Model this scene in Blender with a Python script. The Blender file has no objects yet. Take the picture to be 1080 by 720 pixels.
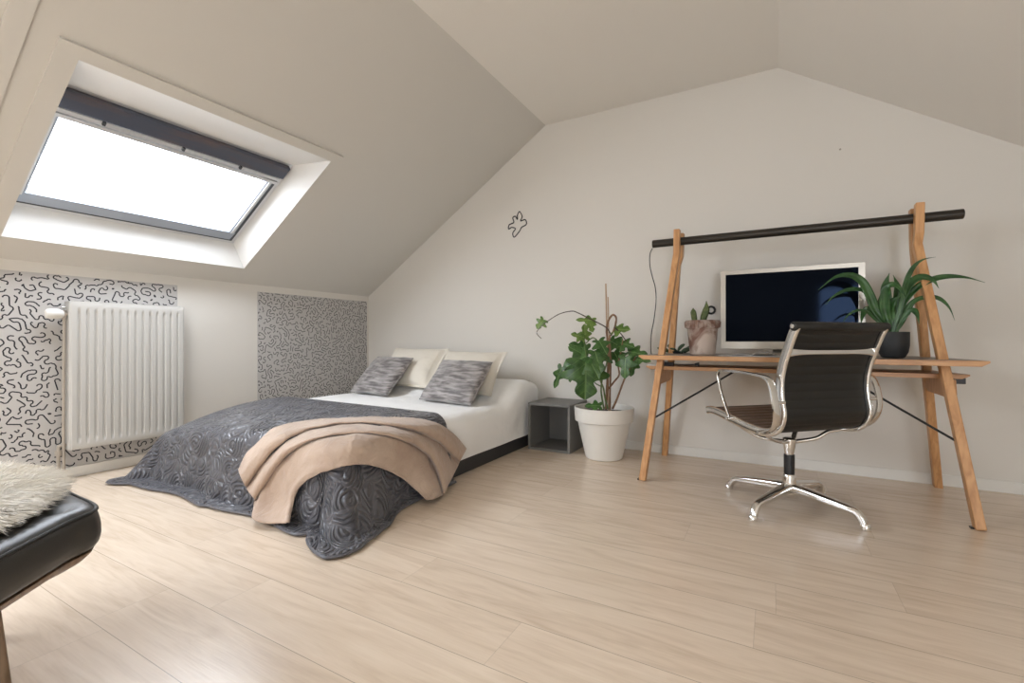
SKY, EXPO = 14.0, 0.35
import math
from math import sin, cos, pi, hypot, atan2, exp, radians
# ---- bedspread: cloth coordinates (metres) to a draped point
QXL, QXR, QYF, QZ, QR = -3.13, -1.72, 1.47, .385, .09
def sm_(a, b, x):
    t = min(max((x-a)/(b-a), 0), 1); return t*t*(3-2*t)
def q_profile(d, lean, top):
    """one hanging edge: arc over the mattress edge, straight fall, rest lies on the floor"""
    th = pi/2 - lean
    if d < QR*th:
        return QR*sin(d/QR), QR*(1-cos(d/QR))
    out, down = QR*sin(th), QR*(1-cos(th)); d -= QR*th
    fall = (top-.012-down)/cos(lean)
    if d < fall:
        return out+d*sin(lean), down+d*cos(lean)
    return out+fall*sin(lean)+(d-fall), top-.012
def q_point(p, q):
    """p: metres right of the left top edge, q: metres from the head hem towards the foot"""
    W = QXR-QXL
    y0 = 2.20-.06*min(max(p/W, 0), 1)
    Lt = y0-QYF
    x = QXL+min(max(p, 0), W)
    y = y0-min(q, Lt)
    fx = min(max(p/W, 0), 1); fy = min(q/Lt, 1)
    top = QZ-.075*(1-fx)**3*fy**2-.03*fy**3+.006*sin(5*p+2)*sin(6*q)
    a = max(0, p-W); l = max(0, -p); b = max(0, q-Lt)
    o = a if a > 0 else l; s = 1 if a > 0 else -1
    if o <= 0 and b <= 0: return x, y, top
    rho = hypot(o, b); phi = math.degrees(atan2(b, o)); right = a > 0 or (l <= 0 and p > W*.5)
    if right:
        k = .55+.45*sm_(0, 34, phi) if phi < 40 else exp(-((phi-40)/22)**2)
        if o > 0 and b <= 0: k = .55*exp(-((Lt-q)/.14)**2)
        elif o <= 0: k = .038*exp(-((W-p)/.1)**2)
        dent = exp(-((phi-78)/6)**2)+.55*exp(-((phi-22)/7)**2) if o > 0 and b > 0 else 0
    else: k = .8*exp(-((phi-60)/21)**2); dent = 0
    lean = radians(9)
    if l <= 0 and a <= 0: lean += radians(5)*sin(9*p+1)*min(1, (W-p)/.25, p/.2)
    out, down = q_profile(rho, lean, top)
    f = min(down/(top-.012), 1)
    out += (.17*k-.035*dent)*f**1.5
    az = radians(phi)
    return x+s*out*cos(az), y-out*sin(az), top-down
QNP, QNQ, QL, QA, QB = 110, 84, .26, .45, .46
def q_grid():
    W = QXR-QXL; V = []; UV = []
    for j in range(QNQ+1):
        for i in range(QNP+1):
            p = -QL+(W+QL+QA)*i/QNP
            q = (2.17-QYF+QB)*j/QNQ
            o = max(0, p-W)/QA if p > W else max(0, -p)/QL
            b = max(0, q-(2.17-QYF))/QB          # round the two free corners of the cloth
            if o > 0 and b > 0:
                c = .38
                o2, b2 = o*math.sqrt(1-c*b*b), b*math.sqrt(1-c*o*o)
                p = W+o2*QA if p > W else -o2*QL
                q = 2.17-QYF+b2*QB
            V.append(q_point(p, q)); UV.append((p, q))
    F = [(j*(QNP+1)+i, (j+1)*(QNP+1)+i, (j+1)*(QNP+1)+i+1, j*(QNP+1)+i+1) for j in range(QNQ) for i in range(QNP)]
    return V, F, UV
THROW = [
 [(-2.307,1.348,0.169),(-2.282,1.365,0.233),(-2.259,1.392,0.290),(-2.248,1.438,0.332),(-2.246,1.503,0.357),(-2.232,1.572,0.368),(-2.196,1.630,0.374),(-2.143,1.680,0.379),(-2.083,1.726,0.384),(-2.016,1.767,0.387),(-1.945,1.804,0.390),(-1.870,1.838,0.391),(-1.798,1.874,0.391),(-1.734,1.919,0.387),(-1.679,1.975,0.377),(-1.636,2.042,0.352),(-1.609,2.123,0.306),(-1.601,2.214,0.238),(-1.603,2.305,0.155)],
 [(-2.226,1.317,0.151),(-2.190,1.330,0.211),(-2.150,1.345,0.269),(-2.113,1.369,0.318),(-2.086,1.410,0.352),(-2.071,1.468,0.371),(-2.052,1.530,0.381),(-2.020,1.588,0.387),(-1.973,1.636,0.392),(-1.915,1.677,0.396),(-1.849,1.712,0.399),(-1.777,1.741,0.400),(-1.707,1.771,0.397),(-1.650,1.815,0.388),(-1.608,1.876,0.370),(-1.580,1.953,0.339),(-1.568,2.042,0.289),(-1.568,2.136,0.219),(-1.572,2.226,0.138)],
 [(-2.202,1.318,0.119),(-2.160,1.330,0.177),(-2.113,1.342,0.235),(-2.066,1.356,0.288),(-2.027,1.383,0.331),(-2.002,1.428,0.359),(-1.985,1.486,0.374),(-1.962,1.545,0.383),(-1.923,1.596,0.389),(-1.871,1.638,0.393),(-1.809,1.672,0.396),(-1.740,1.700,0.396),(-1.675,1.730,0.390),(-1.622,1.774,0.377),(-1.586,1.836,0.353),(-1.570,1.922,0.315),(-1.570,2.020,0.259),(-1.574,2.114,0.187),(-1.578,2.201,0.107)],
 [(-2.231,1.344,0.090),(-2.188,1.358,0.149),(-2.142,1.370,0.207),(-2.095,1.384,0.262),(-2.056,1.409,0.308),(-2.028,1.451,0.339),(-2.010,1.509,0.357),(-1.989,1.571,0.366),(-1.954,1.625,0.372),(-1.902,1.668,0.377),(-1.840,1.703,0.380),(-1.770,1.731,0.379),(-1.702,1.760,0.372),(-1.648,1.802,0.356),(-1.616,1.869,0.328),(-1.605,1.959,0.285),(-1.606,2.055,0.224),(-1.610,2.145,0.150),(-1.614,2.228,0.067)],
 [(-2.137,1.306,0.089),(-2.093,1.315,0.148),(-2.046,1.324,0.207),(-1.997,1.333,0.263),(-1.950,1.349,0.310),(-1.913,1.381,0.344),(-1.885,1.426,0.364),(-1.856,1.477,0.375),(-1.816,1.523,0.382),(-1.766,1.562,0.387),(-1.708,1.595,0.388),(-1.649,1.627,0.385),(-1.599,1.668,0.372),(-1.566,1.727,0.348),(-1.552,1.807,0.311),(-1.552,1.895,0.258),(-1.552,1.970,0.193),(-1.547,2.024,0.121),(-1.537,2.064,0.046)],
 [(-2.111,1.307,0.068),(-2.068,1.316,0.128),(-2.022,1.323,0.188),(-1.972,1.329,0.245),(-1.921,1.341,0.295),(-1.871,1.361,0.333),(-1.825,1.392,0.358),(-1.785,1.431,0.372),(-1.746,1.475,0.379),(-1.701,1.517,0.382),(-1.651,1.555,0.382),(-1.603,1.595,0.374),(-1.567,1.649,0.356),(-1.552,1.725,0.323),(-1.550,1.814,0.276),(-1.551,1.895,0.216),(-1.544,1.945,0.149),(-1.519,1.954,0.084),(-1.474,1.930,0.028)],
 [(-2.165,1.346,0.030),(-2.127,1.357,0.091),(-2.086,1.367,0.152),(-2.038,1.375,0.212),(-1.984,1.385,0.265),(-1.931,1.403,0.307),(-1.882,1.433,0.334),(-1.838,1.472,0.350),(-1.793,1.513,0.359),(-1.744,1.553,0.364),(-1.693,1.593,0.363),(-1.647,1.638,0.355),(-1.615,1.699,0.334),(-1.604,1.782,0.297),(-1.603,1.874,0.247),(-1.603,1.952,0.184),(-1.592,1.995,0.114),(-1.556,1.988,0.052),(-1.494,1.938,0.002)],
 [(-1.974,1.223,0.022),(-2.046,1.293,0.049),(-2.067,1.332,0.094),(-2.038,1.347,0.153),(-1.989,1.353,0.215),(-1.931,1.362,0.269),(-1.870,1.376,0.312),(-1.808,1.398,0.342),(-1.750,1.426,0.360),(-1.698,1.462,0.370),(-1.652,1.504,0.372),(-1.614,1.556,0.365),(-1.589,1.622,0.346),(-1.580,1.708,0.312),(-1.581,1.800,0.263),(-1.581,1.881,0.200),(-1.570,1.929,0.131),(-1.533,1.924,0.069),(-1.464,1.872,0.022)],
 [(-1.871,1.235,0.030),(-1.939,1.290,0.055),(-1.966,1.323,0.095),(-1.948,1.334,0.147),(-1.908,1.338,0.201),(-1.856,1.343,0.249),(-1.798,1.350,0.287),(-1.736,1.361,0.314),(-1.678,1.378,0.331),(-1.627,1.403,0.340),(-1.588,1.439,0.341),(-1.570,1.496,0.330),(-1.567,1.570,0.307),(-1.569,1.649,0.272),(-1.571,1.727,0.227),(-1.569,1.795,0.172),(-1.558,1.842,0.113),(-1.519,1.847,0.064),(-1.450,1.809,0.029)],
 [(-1.790,1.245,0.042),(-1.844,1.289,0.064),(-1.867,1.315,0.098),(-1.857,1.325,0.140),(-1.826,1.330,0.181),(-1.782,1.336,0.216),(-1.731,1.344,0.244),(-1.681,1.356,0.266),(-1.636,1.373,0.281),(-1.602,1.401,0.288),(-1.581,1.442,0.286),(-1.573,1.497,0.274),(-1.572,1.559,0.251),(-1.573,1.624,0.218),(-1.573,1.687,0.179),(-1.569,1.746,0.136),(-1.558,1.792,0.092),(-1.524,1.807,0.055),(-1.465,1.789,0.029)],
 [(-1.775,1.256,0.041),(-1.821,1.294,0.064),(-1.841,1.317,0.097),(-1.834,1.326,0.136),(-1.806,1.332,0.172),(-1.762,1.337,0.204),(-1.711,1.343,0.230),(-1.663,1.354,0.250),(-1.624,1.373,0.264),(-1.597,1.404,0.269),(-1.582,1.447,0.266),(-1.577,1.500,0.254),(-1.576,1.557,0.231),(-1.575,1.616,0.200),(-1.574,1.675,0.164),(-1.571,1.732,0.124),(-1.560,1.778,0.084),(-1.528,1.796,0.050),(-1.472,1.785,0.028)]]
LEAVES = [
 ((-1.082,2.930,0.645),(-1.065,2.900,0.429),1.00),
 ((-1.100,2.970,0.699),(-1.249,2.930,0.627),0.90),
 ((-1.123,3.050,0.749),(-1.222,3.000,0.788),0.80),
 ((-1.130,3.050,0.827),(-1.126,3.040,0.918),0.75),
 ((-1.136,3.030,0.827),(-1.208,3.000,0.860),0.70),
 ((-1.107,3.080,0.926),(-1.075,3.050,0.872),0.80),
 ((-1.093,3.100,0.946),(-1.197,3.060,0.960),0.42),
 ((-0.938,3.120,0.879),(-0.836,3.080,0.890),0.75),
 ((-0.974,3.150,0.801),(-0.879,3.120,0.750),0.80),
 ((-0.835,3.100,0.732),(-0.711,3.050,0.722),0.60),
 ((-0.772,3.050,0.684),(-0.681,3.000,0.685),0.50),
 ((-0.847,3.050,0.689),(-0.851,3.020,0.566),0.75),
 ((-0.802,3.120,0.675),(-0.835,3.100,0.573),0.60),
 ((-0.998,3.120,0.723),(-1.055,3.050,0.646),0.80),
 ((-0.956,3.160,0.722),(-0.898,3.120,0.647),0.90),
 ((-1.256,2.930,0.614),(-1.307,2.920,0.483),0.38),
 ((-1.195,2.950,0.576),(-1.202,2.950,0.525),0.60),
 ((-1.434,3.020,0.950),(-1.477,3.000,0.895),0.90),
 ((-1.011,3.000,0.802),(-0.947,2.960,0.728),0.80),
 ((-1.138,2.980,0.724),(-1.208,2.950,0.769),0.80),
 ((-1.031,2.980,0.726),(-0.982,2.950,0.603),0.70),
 ((-1.011,3.000,0.371),(-1.100,2.970,0.375),0.60),
 ((-1.060,2.950,0.676),(-0.988,2.930,0.567),0.60),
 ((-0.893,3.100,0.789),(-0.799,3.060,0.771),0.70),
 ((-1.123,2.940,0.649),(-1.196,2.920,0.597),0.80)]
STEMS = [
 (0.004,[(-0.958,3.100,0.840),(-0.991,3.100,0.892),(-1.042,3.090,0.925),(-1.120,3.080,0.965),(-1.183,3.060,0.999),(-1.228,3.050,1.013),(-1.317,3.040,0.995),(-1.404,3.020,0.942),(-1.452,3.010,0.902),(-1.477,3.000,0.861),(-1.439,3.000,0.821)]),
 (0.008,[(-1.004,3.120,0.336),(-0.995,3.110,0.443),(-0.988,3.110,0.573),(-0.981,3.110,0.723),(-0.995,3.110,0.866),(-0.988,3.110,0.931),(-0.955,3.110,0.982),(-0.928,3.110,0.956),(-0.948,3.110,0.872),(-0.971,3.100,0.827),(-0.965,3.100,0.704),(-0.971,3.120,0.573),(-0.984,3.140,0.335)]),
 (0.007,[(-0.958,3.120,0.340),(-0.925,3.120,0.413),(-0.883,3.110,0.520),(-0.848,3.100,0.598),(-0.804,3.080,0.670),(-0.786,3.080,0.702)]),
 (0.006,[(-0.998,3.120,0.461),(-0.938,3.100,0.531),(-0.903,3.090,0.578),(-0.906,3.080,0.648),(-0.887,3.080,0.738),(-0.880,3.100,0.814)]),
 (0.006,[(-0.985,3.100,0.341),(-1.001,3.090,0.418),(-1.005,3.060,0.492),(-1.025,3.000,0.579),(-1.054,2.970,0.650),(-1.094,2.970,0.712)]),
 (0.006,[(-1.015,3.110,0.337),(-1.025,3.100,0.409),(-1.025,3.080,0.477),(-1.002,3.050,0.577),(-0.975,3.050,0.674),(-1.008,3.030,0.763),(-1.065,3.040,0.827),(-1.116,3.030,0.788)]),
 (0.004,[(-0.938,3.100,0.898),(-0.893,3.100,0.852),(-0.854,3.100,0.795),(-0.829,3.100,0.732)]),
 (0.003,[(-1.086,2.950,0.637),(-1.094,2.970,0.712),(-1.126,3.020,0.788),(-1.130,3.030,0.834)]),
 (0.004,[(-1.025,3.060,0.498),(-1.045,3.000,0.528),(-1.041,2.970,0.574),(-1.024,2.960,0.601)])]
STAKES = [((-0.987,3.130,0.330),(-1.008,3.130,1.201)),((-0.983,3.160,0.326),(-1.002,3.160,1.111))]
STRAPS = [
 (0.034,[(0.508,2.990,0.854),(0.464,2.980,0.951),(0.431,2.966,1.038),(0.394,2.951,1.111),(0.340,2.935,1.142),(0.278,2.918,1.134),(0.207,2.900,1.073)]),
 (0.020,[(0.504,2.990,0.854),(0.445,2.984,1.010),(0.405,2.977,1.065),(0.344,2.968,1.072),(0.282,2.959,1.044),(0.240,2.950,0.995)]),
 (0.012,[(0.500,2.990,0.854),(0.459,2.974,0.912),(0.414,2.953,0.956),(0.371,2.930,0.961),(0.329,2.906,0.932),(0.307,2.880,0.888)]),
 (0.026,[(0.504,2.990,0.854),(0.472,3.007,0.932),(0.436,3.029,0.974),(0.415,3.054,0.941),(0.411,3.080,0.891)]),
 (0.036,[(0.523,2.990,0.844),(0.508,2.993,0.974),(0.501,2.996,1.081),(0.517,3.000,1.153)]),
 (0.030,[(0.526,2.990,0.844),(0.549,3.009,0.974),(0.557,3.033,1.072),(0.543,3.060,1.148)]),
 (0.034,[(0.523,2.990,0.844),(0.493,2.969,0.973),(0.499,2.942,1.066),(0.531,2.912,1.076),(0.564,2.880,1.007)]),
 (0.018,[(0.538,2.990,0.854),(0.556,2.968,0.986),(0.573,2.940,1.100),(0.595,2.909,1.164),(0.623,2.875,1.193),(0.659,2.840,1.198)]),
 (0.032,[(0.538,2.990,0.854),(0.558,2.980,1.005),(0.592,2.967,1.087),(0.632,2.952,1.116),(0.671,2.936,1.098),(0.688,2.920,1.059)]),
 (0.026,[(0.541,2.990,0.854),(0.566,2.980,0.986),(0.614,2.966,1.063),(0.667,2.951,1.100),(0.725,2.935,1.112),(0.787,2.918,1.102),(0.843,2.900,1.075)]),
 (0.020,[(0.541,2.990,0.854),(0.577,2.982,0.948),(0.604,2.971,0.998),(0.648,2.960,1.019),(0.694,2.947,1.011),(0.728,2.934,0.968),(0.745,2.920,0.905)]),
 (0.024,[(0.541,2.990,0.854),(0.569,2.977,0.924),(0.598,2.960,0.956),(0.612,2.940,0.936),(0.618,2.920,0.889)]),
 (0.030,[(0.534,2.990,0.854),(0.558,3.019,0.950),(0.592,3.058,1.038),(0.626,3.100,1.069)]),
 (0.034,[(0.530,2.990,0.849),(0.513,2.979,0.949),(0.526,2.965,1.005),(0.553,2.950,1.031)]),
 (0.030,[(0.515,2.990,0.849),(0.489,3.014,0.913),(0.486,3.045,0.993),(0.499,3.080,1.074)]),
 (0.020,[(0.538,2.990,0.849),(0.571,3.006,0.911),(0.608,3.027,0.987),(0.639,3.050,1.007)])]
CORD = [(-0.678,3.065,1.402),(-0.694,3.070,1.367),(-0.701,3.100,1.298),(-0.692,3.130,1.227),(-0.680,3.160,1.160),(-0.679,3.180,1.073),(-0.695,3.200,0.961),(-0.725,3.250,0.853),(-0.740,3.300,0.748),(-0.743,3.360,0.673)]
import bpy, bmesh, random
import numpy as np
from mathutils import Vector, Matrix, noise
S = bpy.context.scene
COL = S.collection
# ------------------------------------------------------------------ helpers
def tag(o, label=None, cat=None, group=None, kind=None):
    if label: o['label'] = label
    if cat: o['category'] = cat
    if group: o['group'] = group
    if kind: o['kind'] = kind
    return o
def link(name, me, parent=None, mats=(), smooth=False):
    o = bpy.data.objects.new(name, me); COL.objects.link(o)
    for m in (mats if isinstance(mats, (list, tuple)) else [mats]): me.materials.append(m)
    if smooth:
        me.polygons.foreach_set('use_smooth', [True]*len(me.polygons))
    if parent is not None:
        o.parent = parent
        o.matrix_parent_inverse = Matrix.Translation(-parent.location) if parent.rotation_euler.z == 0 else parent.matrix_basis.inverted()
    return o
def mesh(name, V, F, parent=None, mats=(), smooth=False, uv=None, mi=None):
    me = bpy.data.meshes.new(name); me.from_pydata([tuple(v) for v in V], [], F); me.update()
    if uv is not None:
        l = me.uv_layers.new(name='UVMap')
        for lp in me.loops: l.data[lp.index].uv = uv[lp.vertex_index]
    if mi is not None: me.polygons.foreach_set('material_index', mi)
    return link(name, me, parent, mats, smooth)
def empty(name, loc, label=None, cat=None, group=None, kind=None, rz=0):
    o = bpy.data.objects.new(name, None); COL.objects.link(o); o.location = loc; o.rotation_euler = (0, 0, rz)
    o.empty_display_size = .05
    return tag(o, label, cat, group, kind)
class MB:
    """collects shapes, then links them as ONE mesh object"""
    def __init__(s): s.V = []; s.F = []
    def add(s, V, F):
        b = len(s.V); s.V += [Vector(v) for v in V]; s.F += [tuple(i+b for i in f) for f in F]; return s
    def box(s, lo, hi, M=None):
        x0, y0, z0 = lo; x1, y1, z1 = hi
        V = [Vector(c) for c in ((x0,y0,z0),(x1,y0,z0),(x1,y1,z0),(x0,y1,z0),(x0,y0,z1),(x1,y0,z1),(x1,y1,z1),(x0,y1,z1))]
        if M is not None: V = [M @ v for v in V]
        return s.add(V, [(3,2,1,0),(4,5,6,7),(0,1,5,4),(1,2,6,5),(2,3,7,6),(3,0,4,7)])
    def sweep(s, pts, sec, up=(0, 0, 1), cap=True, closed=False, scale=None):
        """sweep a 2-D section (list of (a, b)) along pts; a runs along side, b along the local up"""
        P = [Vector(p) for p in pts]; n = len(P); k = len(sec); V = []; up = Vector(up)
        for i, p in enumerate(P):
            if closed: t = (P[(i+1) % n]-P[i-1]).normalized()
            else: t = (P[min(i+1, n-1)]-P[max(i-1, 0)]).normalized()
            sd = t.cross(up)
            if sd.length < 1e-4: sd = t.cross(Vector((.3, .9, .1)))
            sd.normalize(); u = sd.cross(t).normalized(); f = scale[i] if scale else 1
            V += [p+sd*a*f+u*b*f for a, b in sec]
        F = []
        for i in range(n if closed else n-1):
            for j in range(k):
                F.append((i*k+j, i*k+(j+1) % k, ((i+1) % n)*k+(j+1) % k, ((i+1) % n)*k+j))
        if cap and not closed: F += [tuple(range(k-1, -1, -1)), tuple(range((n-1)*k, n*k))]
        return s.add(V, F)
    def tube(s, pts, r, seg=10, scale=None, closed=False):
        return s.sweep(pts, [(r*math.cos(2*pi*i/seg), r*math.sin(2*pi*i/seg)) for i in range(seg)], up=(.13, .21, .97), scale=scale, closed=closed)
    def lathe(s, prof, c=(0, 0, 0), seg=40, axis='z'):
        V = []; F = []; n = len(prof)
        for i in range(seg):
            a = 2*pi*i/seg
            for r, z in prof:
                v = Vector((r*cos(a), r*sin(a), z))
                if axis == 'x': v = Vector((z, r*cos(a), r*sin(a)))
                if axis == 'y': v = Vector((r*sin(a), z, r*cos(a)))
                V.append(v+Vector(c))
        for i in range(seg):
            for j in range(n-1):
                F.append((i*n+j, ((i+1) % seg)*n+j, ((i+1) % seg)*n+j+1, i*n+j+1))
        return s.add(V, F)
    def grid(s, fn, nu, nv):
        V = [fn(i/nu, j/nv) for j in range(nv+1) for i in range(nu+1)]
        return s.add(V, [(j*(nu+1)+i, j*(nu+1)+i+1, (j+1)*(nu+1)+i+1, (j+1)*(nu+1)+i) for j in range(nv) for i in range(nu)])
    def build(s, name, mat, parent=None, smooth=False, bevel=0, seg=2, angle=40, weld=False):
        o = mesh(name, s.V, s.F, parent, mat, smooth)
        bm = bmesh.new(); bm.from_mesh(o.data)
        bmesh.ops.remove_doubles(bm, verts=bm.verts, dist=1e-5)
        bmesh.ops.recalc_face_normals(bm, faces=bm.faces); bm.to_mesh(o.data); bm.free()
        if bevel:
            m = o.modifiers.new('bevel', 'BEVEL'); m.width = bevel; m.segments = seg; m.limit_method = 'ANGLE'; m.angle_limit = radians(angle)
            m.harden_normals = False
        if smooth and angle:
            try: o.data.set_sharp_from_angle(angle=radians(angle))
            except Exception: pass
        return o
def rect(w, h): return [(-w/2, -h/2), (w/2, -h/2), (w/2, h/2), (-w/2, h/2)]
def rrect(w, h, r, n=3):
    o = []
    for cx, cy, a0 in ((w/2-r, h/2-r, 0), (-w/2+r, h/2-r, 90), (-w/2+r, -h/2+r, 180), (w/2-r, -h/2+r, 270)):
        for i in range(n+1):
            a = radians(a0+90*i/n); o.append((cx+r*cos(a), cy+r*sin(a)))
    return o
def spline(pts, n=8, closed=False):
    P = [Vector(p) for p in pts]; N = len(P); out = []
    rng = N if closed else N-1
    for i in range(rng):
        if closed: a, b, c, d = P[i-1], P[i], P[(i+1) % N], P[(i+2) % N]
        else: a, b, c, d = P[max(i-1, 0)], P[i], P[i+1], P[min(i+2, N-1)]
        for k in range(n):
            t = k/n
            out.append(.5*((2*b)+(c-a)*t+(2*a-5*b+4*c-d)*t*t+(3*b-a-3*c+d)*t**3))
    if not closed: out.append(P[-1])
    return out
def sm(a, b, x):
    t = min(max((x-a)/(b-a), 0), 1); return t*t*(3-2*t)      # b < a gives a falling step
# ------------------------------------------------------------------ materials
def mat(name, col, rough=.5, metal=0, spec=.5, sheen=0, bump=None, coat=0, **kw):
    m = bpy.data.materials.new(name); m.use_nodes = True; nt = m.node_tree; b = nt.nodes['Principled BSDF']
    b.inputs['Base Color'].default_value = (*col, 1); b.inputs['Roughness'].default_value = rough
    b.inputs['Metallic'].default_value = metal; b.inputs['Specular IOR Level'].default_value = spec
    if sheen: b.inputs['Sheen Weight'].default_value = sheen
    if coat: b.inputs['Coat Weight'].default_value = coat
    m['b'] = 1
    if bump:   # (scale, strength, distance[, stretch])
        N = nodes(m); st = bump[3] if len(bump) > 3 else (1, 1, 1)
        tx = N('ShaderNodeTexNoise', Scale=bump[0], Detail=4); mp = N('ShaderNodeMapping'); mp.inputs['Scale'].default_value = st
        tc = N('ShaderNodeTexCoord'); nt.links.new(tc.outputs['Object'], mp.inputs[0]); nt.links.new(mp.outputs[0], tx.inputs['Vector'])
        bp = N('ShaderNodeBump', Strength=bump[1], Distance=bump[2]); nt.links.new(tx.outputs[0], bp.inputs['Height']); nt.links.new(bp.outputs[0], b.inputs['Normal'])
    return m
def nodes(m):
    nt = m.node_tree
    def N(t, **kw):
        n = nt.nodes.new(t)
        for k, v in kw.items():
            if k in n.inputs: n.inputs[k].default_value = v
            else: setattr(n, k, v)
        return n
    return N
def ramp(N, stops):
    r = N('ShaderNodeValToRGB'); e = r.color_ramp.elements
    e[0].position, e[0].color = stops[0][0], (*stops[0][1], 1); e[1].position, e[1].color = stops[-1][0], (*stops[-1][1], 1)
    for p, c in stops[1:-1]:
        x = e.new(p); x.color = (*c, 1)
    return r
def math_(N, nt, op, a, b=None, c=None):
    n = N('ShaderNodeMath', operation=op)
    for i, v in enumerate((a, b, c)):
        if v is None: continue
        if isinstance(v, (int, float)): n.inputs[i].default_value = v
        else: nt.links.new(v, n.inputs[i])
    return n.outputs[0]
def mottled(name, c0, c1, scale, rough=.5, stretch=(1, 1, 1), detail=6, contrast=(.35, .65), bump=0, metal=0, spec=.5, sheen=0, distort=0, bdist=.002):
    m = mat(name, c0, rough, metal, spec, sheen); N = nodes(m); nt = m.node_tree; b = nt.nodes['Principled BSDF']
    tc = N('ShaderNodeTexCoord'); mp = N('ShaderNodeMapping'); mp.inputs['Scale'].default_value = stretch
    tx = N('ShaderNodeTexNoise', Scale=scale, Detail=detail, Distortion=distort)
    nt.links.new(tc.outputs['Object'], mp.inputs[0]); nt.links.new(mp.outputs[0], tx.inputs['Vector'])
    r = ramp(N, [(contrast[0], c0), (contrast[1], c1)]); nt.links.new(tx.outputs[0], r.inputs[0]); nt.links.new(r.outputs[0], b.inputs['Base Color'])
    if bump:
        bp = N('ShaderNodeBump', Strength=bump, Distance=bdist); nt.links.new(tx.outputs[0], bp.inputs['Height']); nt.links.new(bp.outputs[0], b.inputs['Normal'])
    return m
M = {}
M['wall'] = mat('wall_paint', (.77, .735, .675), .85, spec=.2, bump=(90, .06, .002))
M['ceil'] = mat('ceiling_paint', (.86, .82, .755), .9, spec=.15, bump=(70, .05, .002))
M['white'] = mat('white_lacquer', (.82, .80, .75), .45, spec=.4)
M['slope'] = mat('slope_paint_shaded', (.68, .65, .595), .9, spec=.15, bump=(70, .05, .002))  # same paint as the ceiling, darkened to carry the slope's shade
M['reveal'] = mat('reveal_paint', (.84, .83, .80), .6, spec=.3)
M['radiator'] = mat('radiator_enamel', (.60, .585, .55), .38, spec=.5)
M['pipe'] = mat('painted_pipe', (.42, .37, .31), .5)
M['paper'] = mat('wallpaper_ground', (.56, .54, .52), .75, spec=.2)
M['ink'] = mat('printed_line', (.035, .035, .04), .7, spec=.2)
M['oak'] = mottled('oiled_oak', (.50, .245, .095), (.66, .36, .16), 9, .42, (6, 6, .6), bump=.08, distort=.6)
M['oakx'] = mottled('oiled_oak_top', (.46, .23, .10), (.62, .345, .16), 9, .4, (.6, 6, 6), bump=.08, distort=.6)
M['desk_top'] = mottled('desk_linoleum', (.20, .16, .13), (.24, .19, .155), 30, .4)
M['black_metal'] = mat('black_steel', (.02, .02, .02), .45, spec=.4)
M['black_plastic'] = mat('black_plastic', (.015, .015, .016), .4)
M['lamp'] = mottled('bronzed_aluminium', (.038, .033, .027), (.055, .047, .038), 14, .42, (.2, 4, 4), metal=.6)
M['chrome'] = mat('polished_aluminium', (.82, .81, .79), .13, 1)
M['leather'] = mat('black_leather', (.009, .0085, .007), .45, spec=.5, bump=(260, .12, .0012))
M['hide'] = mat('ottoman_leather', (.034, .032, .029), .38, spec=.5, bump=(260, .12, .0012))
M['leather_sheen'] = mat('seat_leather_sheen', (.15, .105, .08), .32, spec=.6, bump=(260, .12, .0012))  # same black leather, with its brown reflection put into the colour
M['silver'] = mottled('brushed_aluminium', (.47, .44, .385), (.52, .485, .43), 60, .34, (1, 1, 14), metal=.7)
M['screen'] = mat('screen_glass', (.004, .005, .008), .06, spec=.06); M['screen'].node_tree.nodes['Principled BSDF'].inputs['Specular Tint'].default_value = (.35, .55, 1, 1)
M['dark_base'] = mat('bed_base_laminate', (.028, .028, .03), .5, bump=(120, .1, .001))
M['sheet'] = mat('white_cotton', (.93, .92, .895), .85, spec=.15, sheen=.15, bump=(9, .6, .02))
M['pillow'] = mat('cream_cotton', (.76, .70, .60), .85, spec=.15, sheen=.15, bump=(18, .4, .008))
M['cubegrey'] = mat('grey_lacquer_board', (.185, .178, .165), .5, spec=.35)
M['pot'] = mat('white_plastic_pot', (.80, .77, .71), .4, spec=.4)
M['soil'] = mottled('potting_soil', (.03, .02, .013), (.09, .06, .04), 60, .95, bump=.8, bdist=.01)
M['stem'] = mottled('woody_stem', (.16, .085, .045), (.30, .17, .09), 40, .7, (3, 3, .6), bump=.4)
M['vine'] = mat('dark_vine', (.07, .05, .035), .6)
M['greenstem'] = mat('green_stem', (.13, .18, .06), .55)
M['stake'] = mottled('bamboo_stake', (.42, .28, .17), (.52, .37, .24), 20, .6, (4, 4, .5))
M['darkpot'] = mat('matt_charcoal_pot', (.024, .025, .026), .55, spec=.35)
M['cactus'] = mottled('cactus_skin', (.06, .09, .025), (.13, .16, .05), 35, .6, bump=.5, bdist=.004)
M['terra'] = mottled('weathered_terracotta', (.20, .105, .075), (.55, .45, .38), 9, .85, (1, 1, 1), detail=5, contrast=(.42, .60), bump=.3, distort=1.2)
M['foam_paper'] = mat('magazine_paper', (.70, .68, .64), .6)
M['print'] = mottled('printed_page', (.30, .27, .25), (.62, .58, .54), 22, .5, contrast=(.4, .6))
M['piping'] = mat('leather_piping', (.012, .012, .012), .35)
M['ply'] = mottled('walnut_ply', (.16, .085, .045), (.30, .19, .11), 12, .45, (1, 8, 8))
M['woodleg'] = mottled('walnut_leg', (.14, .09, .05), (.24, .16, .10), 16, .45, (5, 5, .6))
M['sash'] = mat('grey_blue_sash', (.36, .40, .46), .45, spec=.4)
M['sash_dark'] = mat('dark_gasket', (.045, .05, .058), .5)
M['alu'] = mat('satin_aluminium', (.70, .70, .70), .4, .6)
M['blind'] = mottled('dark_blind_cassette', (.07, .08, .11), (.13, .09, .085), 3, .4, (8, 1.2, 8), contrast=(.5, .75))
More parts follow.
